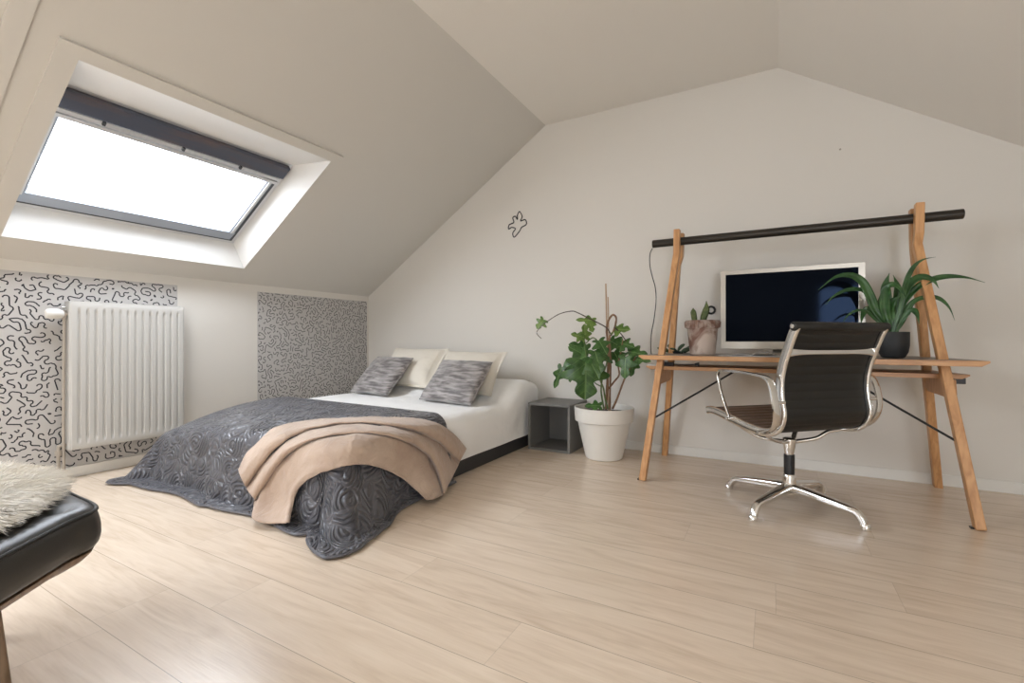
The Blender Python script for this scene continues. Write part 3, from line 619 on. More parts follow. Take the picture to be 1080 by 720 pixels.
# throw ---------------------------------------------------------------
rows = [spline(r, 6) for r in THROW]
nc = len(rows[0]); cols = [spline([r[i] for r in rows], 5) for i in range(nc)]
nr = len(cols[0])
TV = [Vector(cols[i][j])+Vector((0, 0, .004)) for j in range(nr) for i in range(nc)]
TV = [Vector((v.x, v.y, max(v.z, .012)))+.0035*Vector((noise.noise(v*16), noise.noise(v*16+Vector((5, 0, 0))), noise.noise(v*16+Vector((0, 9, 0))))) for v in TV]
for j in range(nr):                                    # soft creases that run with the folds and across the hanging end
    for i in range(nc):
        v = TV[j*nc+i]; f = i/(nc-1); g = j/(nr-1)
        cr = .006*noise.noise(Vector((f*5, g*16, 2)))+.005*noise.noise(Vector((f*16, g*10, 7)))
        if g > .62: cr += .014*sin((g-.62)/.38*2.6*pi+f*3)*(1-sm(.30, .50, f))*sm(.62, .70, g)*(1-sm(.93, 1, g))
        d_ = (Vector((0, -.55, .8)) if f < .5 else Vector((.55, 0, .8))).normalized()
        v += d_*max(cr, -.004)
        v.z = max(v.z, .012)
TF = [(j*nc+i, j*nc+i+1, (j+1)*nc+i+1, (j+1)*nc+i) for j in range(nr-1) for i in range(nc-1)]
th = mesh('throw_blanket', TV, TF, None, M['throw'], True)
so = th.modifiers.new('solidify', 'SOLIDIFY'); so.thickness = .009; so.offset = 0
ss = th.modifiers.new('subdivision', 'SUBSURF'); ss.levels = 1; ss.render_levels = 1
tag(th, 'beige folded throw blanket draped over the corner of the grey bedspread', 'blanket')
# pillows --------------------------------------------------------------
def pillow(name, b, t, w, thick, yaw, m, label, cat, group, flange=0, seed=0, roll=0, pw=.42):
    b, t = Vector(b), Vector(t); up = (t-b); h = up.length; up.normalize()
    rx = Vector((cos(yaw), sin(yaw), 0)); nn = rx.cross(up).normalized(); 
    if roll: Q = Matrix.Rotation(roll, 3, nn); rx = Q @ rx; up = Q @ up
    c = (b+t)/2; mb = MB(); n = 44
    for side in (1, -1):
        def f(u, v):
            U, W_ = 2*u-1, 2*v-1
            k = 1+flange
            a, e = max(-1, min(1, U*k)), max(-1, min(1, W_*k))
            d = thick/2*max((1-a*a), 0)**pw*max((1-e*e), 0)**pw
            x = U*w/2*(1-.055*(1-W_*W_)*abs(U)); z = W_*h/2*(1-.055*(1-U*U)*abs(W_))
            wr = .006*noise.noise(Vector((U*2.2+seed, W_*2.2, side)))+.003*noise.noise(Vector((U*6+seed, W_*6, side*3)))
            return c+rx*x+up*z+nn*(side*(d+wr*(d > .01)+.0025)+.01*(U*U-.3)*0)
        mb.grid(f, n, n)
    # close the seam
    N_ = (n+1)*(n+1)
    ring = [i for i in range(n)]+[j*(n+1)+n for j in range(n)]+[n*(n+1)+n-i for i in range(n)]+[(n-j)*(n+1) for j in range(n)]
    for i in range(len(ring)):
        a_, b2 = ring[i], ring[(i+1) % len(ring)]; mb.F.append((a_, b2, b2+N_, a_+N_))
    o = mb.build(name, m, None, smooth=True, angle=70); tag(o, label, cat, group); return o
pillow('pillow', (-2.70, 2.92, .42), (-2.72, 3.22, .735), .60, .17, .02, M['pillow'], 'large cream pillow behind the grey cushion nearer the patterned wall', 'pillow', 'cream pillows', .10, 1)
pillow('pillow', (-2.07, 2.86, .405), (-2.13, 3.20, .715), .60, .16, -.02, M['pillow'], 'large cream pillow behind the grey cushion nearer the desk', 'pillow', 'cream pillows', .10, 4)
pillow('cushion', (-2.84, 2.70, .378), (-2.83, 3.00, .660), .46, .13, -.12, M['velvet'], 'grey crushed velvet cushion on the side of the bed nearer the patterned wall', 'cushion', 'grey velvet cushions', 0, 7)
pillow('cushion', (-2.00, 2.60, .378), (-2.04, 2.94, .648), .51, .13, -.14, M['velvet'], 'grey crushed velvet cushion on the side of the bed nearer the desk', 'cushion', 'grey velvet cushions', 0, 9)
# ------------------------------------------------------------------ open cube by the bed
cb_ = empty('bedside_cube', (-1.42, 3.26, 0), 'grey open storage cube standing between the bed and the potted plant', 'bedside table')
c0, c1, d0, d1, H, t = -1.590, -1.257, 3.085, 3.437, .346, .018
MB().box((c0, d0, H-t), (c1, d1, H)).build('top_panel', M['cubegrey'], cb_, bevel=.0015)
MB().box((c0, d0, 0), (c1, d1, t)).build('bottom_panel', M['cubegrey'], cb_, bevel=.0015)
for x in (c0, c1-t): MB().box((x, d0, t+.0004), (x+t, d1, H-t-.0004)).build('side_panel', M['cubegrey'], cb_, bevel=.0015)
MB().box((c0+t+.0004, d1-.012, t+.0004), (c1-t-.0004, d1, H-t-.0004)).build('back_panel', M['cubegrey'], cb_)
# ------------------------------------------------------------------ the big potted plant
PX, PY = -1.02, 3.125
pl = empty('potted_plant', (PX, PY, 0), 'tall lobed-leaf house plant tied to a stake in a white floor pot', 'plant')
MB().lathe([(0, 0), (.118, 0), (.126, .006), (.181, .252), (.186, .254), (.198, .258), (.203, .340), (.2035, .349), (.196, .351), (.190, .345), (.178, .258), (.165, .255), (.160, .29), (0, .29)], (PX, PY, 0), 64).build('pot', M['pot'], pl, smooth=True, angle=30)
def soil_pt(u, v):
    a = 2*pi*u; r = .176*v; return (PX+r*cos(a), PY+r*sin(a), .306+.012*noise.noise(Vector((r*cos(a)*14, r*sin(a)*14, 0))))
MB().grid(soil_pt, 36, 8).build('soil', M['soil'], pl, smooth=True)
for a, b in STAKES:
    a, b = Vector(a), Vector(b); a.z = .30
    MB().tube([a, (a+b)/2, b], .0055 if a.y < 3.15 else .004, 8).build('stake', M['stake'], pl, smooth=True)
for k, (r, pts) in enumerate(STEMS):
    pts = [list(p) for p in pts]
    m_ = M['vine'] if k in (0, 6) else (M['greenstem'] if k in (4, 5, 7, 8) else M['stem'])
    sp_ = spline(pts, 6); n = len(sp_)
    MB().tube(sp_, r, 8, scale=[1.1-.45*i/(n-1)+.08*sin(i*1.9) for i in range(n)]).build('stem', m_, pl, smooth=True)
LOBES = [(0, 0), (-.09, .10), (-.17, .28), (-.13, .50), (.0, .50), (.06, .34), (.12, .26), (.18, .46), (.27, .70), (.37, .72), (.44, .54), (.46, .30), (.53, .20), (.64, .30), (.76, .33), (.87, .20), (.94, .09), (1, 0)]
def lobed_leaf(a, b, wr, seed, m_):
    a, b = Vector(a), Vector(b); ax = b-a; L = ax.length; ax.normalize()
    R = random.Random(seed); view = (Vector((0, 0, .9))-a).normalized()
    up = (view*.75+Vector((R.uniform(-.35, .35), R.uniform(-.2, .1), .55))).normalized()
    side = ax.cross(up).normalized(); up = side.cross(ax).normalized()
    K = 5; dr = .16*L; fold = R.uniform(.12, .30); V = []; F = []; UVs = []; n = len(LOBES)
    for s in (1, -1):
        b0 = len(V)
        for (x, y) in LOBES:
            yy_ = y*wr*(1+.12*R.uniform(-1, 1)); xm = max(x, 0)*.96
            for k in range(K+1):
                f = k/K; X_ = xm+(x-xm)*f; Y_ = yy_*f
                z = fold*Y_*(1-Y_)-dr/L*(X_*X_)-.30*Y_*Y_+.02*sin(9*X_+3*Y_)*f
                V.append(a+ax*X_*L+side*s*Y_*L+up*z*L); UVs.append((X_, s*Y_))
        q4 = [(b0+i*(K+1)+k, b0+(i+1)*(K+1)+k, b0+(i+1)*(K+1)+k+1, b0+i*(K+1)+k+1) for i in range(n-1) for k in range(K)]
        F += q4 if s > 0 else [f_[::-1] for f_ in q4]
    o = mesh('leaf', V, F, pl, m_, True, uv=UVs)
    bm = bmesh.new(); bm.from_mesh(o.data); bmesh.ops.remove_doubles(bm, verts=bm.verts, dist=1e-5); bm.to_mesh(o.data); bm.free()
    so_ = o.modifiers.new('solidify', 'SOLIDIFY'); so_.thickness = .0012
    sb_ = o.modifiers.new('subdivision', 'SUBSURF'); sb_.levels = 1; sb_.render_levels = 1
    return o
for k, (a, b, wr) in enumerate(LEAVES):
    a, b = Vector(a), Vector(b)
    c_ = (a+b)/2; a, b = c_+(a-c_)*1.12, c_+(b-c_)*1.12
    lobed_leaf(a, b, wr*1.05, 20+k, M['leaf2'] if k in (3, 4, 5, 6, 7, 17) else M['leaf'])
# ------------------------------------------------------------------ desk
dk = empty('desk', (.06, 3.06, 0), 'long oak trestle desk with crossed legs along the back wall', 'desk')
def leg(pts): MB().sweep(spline(pts, 1), rect(.036, .046), up=(0, -1, .12)).build('leg', M['oak'], dk, bevel=.004)
leg([(-.658, 2.725, 0), (-.527, 3.012, 1.285), (-.520, 3.022, 1.345), (-.518, 3.026, 1.497)])
leg([(.776, 2.725, 0), (.628, 3.012, 1.285), (.636, 3.022, 1.345), (.640, 3.026, 1.497)])
leg([(-.665, 3.400, 0), (-.531, 3.116, 1.285), (-.512, 3.106, 1.345), (-.506, 3.104, 1.487)])
leg([(.797, 3.400, 0), (.640, 3.116, 1.285), (.636, 3.106, 1.345), (.634, 3.104, 1.487)])
def board(z1, th, x0, x1, y0, y1, cut, name):
    V = []; k = .02
    for z, e in ((z1, 0), (z1-th*.35, .0), (z1-th, -.028)):
        V += [(x0-e, y0, z), (x1+e, y0, z), (x1+e-cut, y1, z), (x0-e+cut, y1, z)]
    F = [(0, 1, 2, 3), (11, 10, 9, 8)]
    for l in (0, 4):
        F += [(l+4+i, l+4+(i+1) % 4, l+(i+1) % 4, l+i) for i in range(4)]
    return MB().add(V, F).build(name, M['oakx'], dk, bevel=.0015)
dt = board(.722, .026, -.700, .832, 2.80, 3.36, .10, 'desk_top')
MB().add([(-.694, 2.803, .7222), (.826, 2.803, .7222), (.727, 3.357, .7222), (-.595, 3.357, .7222), (-.694, 2.803, .7228), (.826, 2.803, .7228), (.727, 3.357, .7228), (-.595, 3.357, .7228)],
         [(4, 5, 6, 7), (3, 2, 1, 0), (0, 1, 5, 4), (1, 2, 6, 5), (2, 3, 7, 6), (3, 0, 4, 7)]).build('desk_surface', M['desk_top'], dt)
board(.652, .022, -.690, .806, 2.945, 3.26, .06, 'shelf')
for s, xa, xb in ((0, -.612, -.606), (1, .722, .728)):
    MB().add([(x, y, z) for x in (xa-.014, xb+.014) for y, z in ((2.888, .629), (3.232, .629), (3.245, .560), (3.19, .545), (2.93, .545), (2.872, .560))],
             [(0, 1, 2, 3, 4, 5), (11, 10, 9, 8, 7, 6)]+[(i, i+6, (i+1) % 6+6, (i+1) % 6) for i in range(6)]).build('crossbar', M['oak'], dk, bevel=.003)
MB().tube([(-.612, 2.812, .352), (-.19, 3.02, .632)], .0055, 10).build('brace_rod', M['black_metal'], dk, smooth=True)
MB().tube([(.732, 2.812, .352), (.31, 3.02, .632)], .0055, 10).build('brace_rod', M['black_metal'], dk, smooth=True)
MB().box((.755, 3.06, .598), (.822, 3.13, .629)).build('cable_box', M['black_plastic'], dk, bevel=.003)
for x, y in ((.776, 2.725), (-.658, 2.725)):
    MB().box((x-.030, y-.004, .0), (x-.0185, y+.02, .006)).build('foot_glide', M['black_plastic'], dk)
# ------------------------------------------------------------------ lamp bar resting in the crossed legs
lb = empty('light_bar', (.065, 3.064, 1.43), 'long dark tube light bar resting across the tops of the desk legs', 'lamp')
MB().sweep([(-.676, 3.064, 1.430), (.814, 3.064, 1.430)], [(.0245*cos(2*pi*i/28), .0245*sin(2*pi*i/28)) for i in range(28)]).build('tube', M['lamp'], lb, smooth=True, bevel=.003)
MB().tube(spline(CORD, 6), .003, 8).build('cord', M['black_plastic'], lb, smooth=True)
DZ = .7232
# ------------------------------------------------------------------ monitor
mo = empty('computer_monitor', (.08, 3.16, DZ), 'wide flat computer monitor with a brushed silver frame on the desk', 'monitor')
x0, x1, z0, z1, yf = -.282, .441, .757, 1.238, 3.150
def ring(lo, hi, ilo, ihi, ya, yb):
    mb = MB()
    o = [(lo[0], lo[1]), (hi[0], lo[1]), (hi[0], hi[1]), (lo[0], hi[1])]; i_ = [(ilo[0], ilo[1]), (ihi[0], ilo[1]), (ihi[0], ihi[1]), (ilo[0], ihi[1])]
    V = [(x, ya, z) for x, z in o]+[(x, ya, z) for x, z in i_]+[(x, yb, z) for x, z in o]+[(x, yb, z) for x, z in i_]; F = []
    for k in range(4):
        n = (k+1) % 4; F += [(k, n, n+4, k+4), (k+8, k+12, n+12, n+8), (k, k+8, n+8, n), (k+4, n+4, n+12, k+12)]
    return mb.add(V, F)
ring((x0, z0), (x1, z1), (x0+.029, z0+.046), (x1-.031, z1-.026), yf, yf+.034).build('frame', M['silver'], mo, bevel=.0015)
MB().box((x0+.028, yf+.006, z0+.045), (x1-.030, yf+.016, z1-.025)).build('screen', M['screen'], mo)
MB().box((x0+.004, yf+.0345, z0+.004), (x1-.004, yf+.05, z1-.004)).build('back_cover', M['silver'], mo, bevel=.006)
st_ = MB().sweep(spline([(.08, yf+.052, .95), (.08, yf+.075, .86), (.08, yf+.065, .78), (.08, yf+.02, .732)], 6), rect(.16, .008), up=(0, 1, 0))
st_.box((-.01, yf-.06, DZ), (.17, yf+.09, DZ+.008)); st_.build('stand', M['silver'], mo, bevel=.002)
# ------------------------------------------------------------------ cactus in clay pot
CX, CY = -.372, 3.03
cp = empty('cactus_pot', (CX, CY, DZ), 'small cactus in a weathered clay pot on the desk left of the monitor', 'plant')
MB().lathe([(0, 0), (.068, 0), (.072, .004), (.086, .150), (.088, .158), (.094, .160), (.0985, .205), (.094, .208), (.088, .204), (.085, .17), (0, .168)], (CX, CY, DZ), 56).build('pot', M['terra'], cp, smooth=True, angle=30)
fl = MB()
for i in range(26):
    a = 2*pi*i/26; fl.tube([(CX+.0955*cos(a), CY+.0955*sin(a), DZ+.164), (CX+.0985*cos(a), CY+.0985*sin(a), DZ+.182), (CX+.099*cos(a), CY+.099*sin(a), DZ+.200)], .0052, 6)
fl.build('fluted_rim', M['terra'], cp, smooth=True)
MB().lathe([(0, .188), (.05, .187), (.087, .183), (.087, .172), (0, .172)], (CX, CY, DZ), 32).build('soil', M['soil'], cp, smooth=True)
def cactus(pts, r):
    sp_ = spline(pts, 6); n = len(sp_); sec = []
    for i in range(20):
        a = 2*pi*i/20; k = r*(1+.16*cos(5*a)); sec.append((k*cos(a), k*sin(a)))
    MB().sweep(sp_, sec, up=(.1, .97, .1), scale=[(.85+.25*sin(pi*i/(n-1)))*(1-sm(.62, 1.0, i/(n-1))*.86) for i in range(n)]).build('cactus_stem', M['cactus'], cp, smooth=True, angle=80)
cactus([(CX-.042, CY, DZ+.180), (CX-.046, CY, DZ+.22), (CX-.052, CY, DZ+.262), (CX-.053, CY, DZ+.285)], .014)
cactus([(CX+.003, CY, DZ+.180), (CX+.008, CY, DZ+.225), (CX+.022, CY, DZ+.275), (CX+.022, CY, DZ+.325)], .0165)
# ------------------------------------------------------------------ strap-leaved plant in black bowl
SX, SY = .529, 2.985
sp0 = empty('strap_leaf_plant', (SX, SY, DZ), 'green strap-leaved plant in a matt black pot on the right of the desk', 'plant')
MB().lathe([(0, 0), (.038, 0), (.048, .005), (.060, .030), (.0655, .065), (.066, .128), (.0645, .131), (.062, .129), (.061, .10), (0, .10)], (SX, SY, DZ), 48).build('pot', M['darkpot'], sp0, smooth=True, angle=35)
MB().lathe([(0, .117), (.03, .118), (.0612, .113), (.0612, .105), (0, .105)], (SX, SY, DZ), 32).build('soil', M['soil'], sp0, smooth=True)
for k, (w, pts) in enumerate(STRAPS):
    R = random.Random(50+k)
    pts = [Vector(p) for p in pts]; base = Vector((SX+.012*cos(k*2.4), SY+.012*sin(k*2.4), DZ+.112)); pts[0] = base
    s_ = spline(pts, 8); n = len(s_); mb = MB(); V = []
    for i, p in enumerate(s_):
        t_ = (s_[min(i+1, n-1)]-s_[max(i-1, 0)]).normalized(); f = i/(n-1)
        view = (Vector((0, 0, .85))-p).normalized()
        sd = t_.cross(view*.8+Vector((0, -.1, .6))).normalized(); up = sd.cross(t_).normalized()
        wd = w*.62*(.50+.5*sm(0, .3, f))*(1-sm(.55, 1.0, f)*.95)
        for c in (-1, -.5, 0, .5, 1): V.append(p+sd*c*wd+up*(abs(c)*wd*.45))
    mb.add(V, [(i*5+j, i*5+j+1, (i+1)*5+j+1, (i+1)*5+j) for i in range(n-1) for j in range(4)])
    o = mb.build('leaf', M['strap'], sp0, smooth=True, angle=0)
    so_ = o.modifiers.new('solidify', 'SOLIDIFY'); so_.thickness = .0014
# ------------------------------------------------------------------ low green plant behind the left legs
lp = empty('trailing_plant', (-.55, 3.25, DZ), 'low dark green leafy plant lying on the desk behind the left legs', 'plant')
for k, (x, y, z, dx, dy, dz, l, w) in enumerate([(-.60, 3.24, .735, -1, -.3, .35, .085, .040), (-.58, 3.26, .738, -.6, .2, .8, .06, .035), (-.555, 3.24, .735, .5, -.3, .55, .075, .045), (-.52, 3.24, .735, 1, -.2, .5, .095, .052), (-.53, 3.22, .735, .8, -.6, .3, .08, .045), (-.56, 3.23, .735, -.3, -.8, .35, .06, .04)]):
    a = Vector((x, y, z)); d_ = Vector((dx, dy, dz)).normalized(); sd = d_.cross(Vector((0, -.5, .8))).normalized(); up = sd.cross(d_)
    MB().grid(lambda u, v: a+d_*l*v+sd*(2*u-1)*w*math.sqrt(max(v*(1-v)*4, 0)) *.62+up*(.012*sin(pi*v)-.2*w*(2*u-1)**2), 8, 12).build('leaf', M['dgreen'], lp, smooth=True, angle=0).modifiers.new('solidify', 'SOLIDIFY').thickness = .003
MB().lathe([(0, 0), (.035, 0), (.042, .012), (.038, .014), (0, .010)], (-.555, 3.245, DZ), 24).build('saucer', M['darkpot'], lp, smooth=True)
# ------------------------------------------------------------------ open magazine
mg = empty('open_magazine', (-.105, 2.97, DZ), 'open magazine lying on the desk in front of the monitor', 'magazine')
for s, m_ in ((-1, M['print']), (1, M['print'])):
    mb = MB()
    def f(u, v, z0=0.004):
        x = s*.165*u; return (-.105+x, 2.86+.235*v, DZ+z0+.026*sin(pi*min(u*1.25, 1))*(1-.55*u) if s > 0 else DZ+z0+.010*sin(pi*min(u*1.4, 1))*(1-.5*u))
    mb.grid(f, 20, 6); o = mb.build('page', m_, mg, smooth=True, angle=0); o.modifiers.new('solidify', 'SOLIDIFY').thickness = .0025
MB().box((-.268, 2.862, DZ), (.058, 3.092, DZ+.003)).build('cover', M['foam_paper'], mg)
# ------------------------------------------------------------------ adapter and card on the shelf
ad = empty('cable_adapter', (-.55, 2.985, .652), 'black plug adapter with a short cable on the lower desk shelf', 'cable')
MB().box((-.592, 2.965, .652), (-.530, 2.995, .676)).build('adapter_block', M['adapter'], ad, bevel=.003)
MB().tube(spline([(-.531, 2.98, .664), (-.49, 2.978, .663), (-.44, 2.98, .664), (-.408, 2.98, .666)], 5), .0032, 8).build('cable', M['adapter'], ad, smooth=True)
MB().add([(-.410, 2.974, .660), (-.410, 2.986, .660), (-.410, 2.986, .672), (-.410, 2.974, .672), (-.385, 2.968, .653), (-.385, 2.992, .653), (-.385, 2.992, .679), (-.385, 2.968, .679)], [(0, 1, 2, 3), (7, 6, 5, 4), (0, 4, 5, 1), (1, 5, 6, 2), (2, 6, 7, 3), (3, 7, 4, 0)]).build('plug', M['adapter'], ad, bevel=.002)
tag(MB().box((-.685, 2.955, .6521), (-.622, 3.05, .659)).build('notepad', M['white'], None, bevel=.001), 'small white pad on the left end of the lower desk shelf', 'notepad')
# ------------------------------------------------------------------ marks on the back wall
def decal(name, strokes, r, label, cat, m_):
    mb = MB()
    for st in strokes: mb.tube([(x, YB-.0025, z) for x, z in st], r, 6, closed=False)
    return tag(mb.build(name, m_, None, smooth=True), label, cat)
cx_, cz_ = -1.880, 1.785
blob = [(.02, .105), (.045, .06), (.03, .025), (.075, .03), (.085, -.01), (.04, -.03), (.02, -.06), (-.03, -.105), (-.045, -.07), (-.02, -.035), (-.055, -.02), (-.085, -.03), (-.08, .005), (-.035, .02), (-.045, .06), (-.02, .07), (0, .04), (.0, .075)]
bl = [(p.x, p.z) for p in spline([(cx_+a, 0, cz_+b) for a, b in blob], 5, closed=True)]
decal('wall_sticker', [bl+[bl[0]]], .0045, 'small black line-drawn squiggle sticker on the bare wall above the bed', 'sticker', M['ink'])
rg = [(-.369+.024*cos(a*.35), 1.016+.024*sin(a*.35)) for a in range(0, 19)]
decal('wall_ring_sticker', [rg], .0075, 'tiny dark ring sticker on the wall between cactus and monitor', 'ring_sticker', M['black_metal'])  # small ring-shaped sticker on the wall
MB_n = MB().lathe([(0, -.012), (.005, -.012), (.006, -.009), (.003, -.007), (.003, 0), (0, 0)], (.358, YB, 1.971), 12, 'y').build('wall_nail', M['pipe'], None, smooth=True)
tag(MB_n, 'tiny nail in the back wall high above the monitor', 'nail')
# ------------------------------------------------------------------ office chair
OC = Vector((.07, 2.638, 0)); fwv = Vector((-.695, .719, 0)); rtv = Vector((.719, .695, 0))
oc = empty('office_chair', OC, 'black leather swivel office chair with polished aluminium frame at the desk', 'chair')
def L(x, y, z): return OC+rtv*x+fwv*y+Vector((0, 0, z))
PROF = [(-.272, .872), (-.252, .835), (-.224, .765), (-.203, .710), (-.189, .648), (-.186, .590), (-.193, .535), (-.200, .500), (-.195, .462), (-.172, .424), (-.130, .402), (-.075, .396), (.000, .403), (.070, .416), (.140, .430), (.205, .442), (.255, .446), (.288, .440)]
PS = [Vector((0, y, z)) for y, z in PROF]; PS = spline(PS, 8)
arc = [0]
for i in range(1, len(PS)): arc.append(arc[-1]+(PS[i]-PS[i-1]).length)
ALEN = arc[-1]
def prof(s):
    s = min(max(s, 0), ALEN); i = 0
    while i < len(arc)-2 and arc[i+1] < s: i += 1
    f = (s-arc[i])/(arc[i+1]-arc[i]); p = PS[i].lerp(PS[i+1], f); t = (PS[i+1]-PS[i]).normalized()
    return p, Vector((0, -t.z, t.y))        # point, normal to the sitter's side up to sign
for sx in (-1, 1):
    mb = MB(); V = []; sec = rrect(.019, .040, .0075); k = len(sec); R_ = [prof(ALEN*i/90) for i in range(91)]
    for p, n in R_:
        for a, b in sec: V.append(L(sx*.240+a, p.y+n.y*b, p.z+n.z*b))
    F = [(i*k+j, i*k+(j+1) % k, (i+1)*k+(j+1) % k, (i+1)*k+j) for i in range(90) for j in range(k)]+[tuple(range(k)), tuple(range(90*k, 91*k))]
    rl_ = mb.add(V, F).build('side_rail', M['chrome'], oc, smooth=True, angle=50)
    m2 = MB(); V = []; sec2 = rrect(.006, .012, .002)
    for p, n in R_:
        for a, b in sec2: V.append(L(sx*.2295+a, p.y+n.y*b, p.z+n.z*b))
    k2 = len(sec2); m2.add(V, [(i*k2+j, i*k2+(j+1) % k2, (i+1)*k2+(j+1) % k2, (i+1)*k2+j) for i in range(90) for j in range(k2)])
    m2.build('sling_channel', M['black_plastic'], rl_, smooth=True)
NRIB = 25
def sling(side, depth):
    def f(u, v):
        s = .012+(ALEN-.024)*v; p, n = prof(s); ph = (s/ALEN*NRIB) % 1
        d = depth*math.sqrt(max(sin(pi*ph), 0))+.0025
        e = 1-sm(.94, 1.0, abs(2*u-1))*.7
        return L((2*u-1)*.2285, p.y+n.y*side*d*e, p.z+n.z*side*d*e)
    return f
INNER = 1 if prof(ALEN*.8)[1].z > 0 else -1
MB().grid(sling(INNER, .0075), 16, 300).build('sling_seat', M['leather_sheen'], oc, smooth=True, angle=75)
MB().grid(sling(-INNER, .0035), 16, 300).build('sling_back', M['leather'], oc, smooth=True, angle=75)
for (y, z), nm in ((PROF[0], 'head_roll'), (PROF[-1], 'front_roll')):
    mb = MB(); r = .0195 if nm == 'head_roll' else .015; w = .262 if nm == 'head_roll' else .235
    mb.lathe([(0, -w), (r*.7, -w), (r, -w+.006), (r, w-.006), (r*.7, w), (0, w)], (0, 0, 0), 20, 'x')
    mb.V = [L(v.x, y+v.y, z+v.z) for v in mb.V]
    hr = mb.build(nm, M['leather'], oc, smooth=True, angle=50)
    if nm == 'head_roll':
        for sx in (-1, 1):
            m3 = MB().lathe([(0, 0), (.010, 0), (.009, .003), (0, .004)], (0, 0, 0), 16, 'x'); m3.V = [L(sx*(w+v.x), y+v.y, z+v.z) for v in m3.V]
            m3.build('end_button', M['chrome'], hr, smooth=True)
# upper spreader between the rails, flared at both ends
def spread(y, z, sag, name, hw=.236, r=.010):
    pts = [L(x, y-sag*(1-(x/hw)**2), z) for x in [hw*(i/10-1) for i in range(21)]]
    MB().sweep(pts, rrect(.016, .026, .006), up=(0, 0, 1), scale=[.80+.95*(abs(i/10-1))**5 for i in range(21)]).build(name, M['chrome'], oc, smooth=True, angle=50)
spread(-.222, .762, .020, 'back_spreader')
# arm loops
for sx in (-1, 1):
    loop = [(.100, .432), (.112, .50), (.135, .60), (.148, .640), (.128, .660), (.085, .664), (-.02, .664), (-.125, .657), (-.172, .645), (-.196, .612), (-.207, .57), (-.215, .52), (-.208, .465), (-.180, .425), (-.140, .403), (-.09, .394)]
    pts = spline([(0, a, b) for a, b in loop], 6); mb = MB(); V = []; n = len(pts)
    for i, p in enumerate(pts):
        t_ = (pts[min(i+1, n-1)]-pts[max(i-1, 0)]).normalized(); nn = Vector((0, -t_.z, t_.y)); f = i/(n-1)
        wd = .0075 if f < .15 else .0075+.008*sm(.15, .4, f)
        off = .262+.028*sm(0, .12, f)*(1-sm(.70, .95, f))
        for a, b in ((-wd, -.0042), (-wd*.7, -.006), (wd*.7, -.006), (wd, -.0042), (wd, .0042), (wd*.7, .006), (-wd*.7, .006), (-wd, .0042)):
            V.append(L(sx*(off+a), p.y+nn.y*b, p.z+nn.z*b))
    k = 8; mb.add(V, [(i*k+j, i*k+(j+1) % k, (i+1)*k+(j+1) % k, (i+1)*k+j) for i in range(n-1) for j in range(k)]+[tuple(range(k)), tuple(range((n-1)*k, n*k))])
    ar = mb.build('armrest', M['chrome'], oc, smooth=True, angle=60)
    for (y, z) in ((-.207, .545), (.095, .430), (-.11, .402)):
        MB().tube([L(sx*.236, y, z), L(sx*.285, y, z)], .0075, 10).build('arm_bolt', M['chrome'], ar, smooth=True)
# antler stretchers under the seat
for ys, zs_ in ((-.100, .388), (.115, .416)):
    pts = spline([L(-.236, ys, zs_), L(-.205, ys*.97, zs_-.022), L(-.12, ys*.6, .338), L(-.03, ys*.12, .322), L(.03, ys*.12, .322), L(.10, ys*.55, .342), L(.145, ys*.8, .376), L(.19, ys*.95, zs_-.002), L(.236, ys, zs_+.004)], 6)
    n = len(pts); MB().sweep(pts, rrect(.022, .015, .006), up=(0, 0, 1), scale=[.75+.5*(1-abs(2*i/(n-1)-1)) for i in range(n)]).build('seat_stretcher', M['chrome'], oc, smooth=True, angle=60)
MB().lathe([(0, .245), (.019, .245), (.020, .262), (.024, .285), (.030, .322), (.030, .334), (.022, .340), (0, .340)], OC, 28).build('column_head', M['chrome'], oc, smooth=True, angle=50)
MB().lathe([(0, .15), (.0235, .15), (.0235, .258), (0, .258)], OC, 28).build('gas_column', M['black_plastic'], oc, smooth=True, angle=50)
MB().lathe([(0, .050), (.026, .050), (.031, .056), (.031, .085), (.029, .150), (.026, .163), (.0236, .165), (0, .165)], OC, 28).build('base_hub', M['chrome'], oc, smooth=True, angle=50)
for k in range(4):
    a = radians(-28.9+90*k)+(.02 if k == 3 else 0); d_ = Vector((cos(a), sin(a), 0))
    pts = spline([OC+d_*.018+Vector((0, 0, .098)), OC+d_*.12+Vector((0, 0, .088)), OC+d_*.245+Vector((0, 0, .073)), OC+d_*.283+Vector((0, 0, .064)), OC+d_*.303+Vector((0, 0, .042)), OC+d_*.314+Vector((0, 0, .014))], 6); n = len(pts)
    lg = MB().sweep(pts, rrect(.044, .038, .013), up=(0, 0, 1), scale=[1.2-.45*sm(0, .6, i/(n-1)) for i in range(n)]).build('base_leg', M['chrome'], oc, smooth=True, angle=60)
    MB().lathe([(0, 0), (.018, 0), (.020, .004), (.017, .026), (.011, .030), (0, .030)], OC+d_*.318, 20).build('glide', M['chrome'], lg, smooth=True, angle=50)
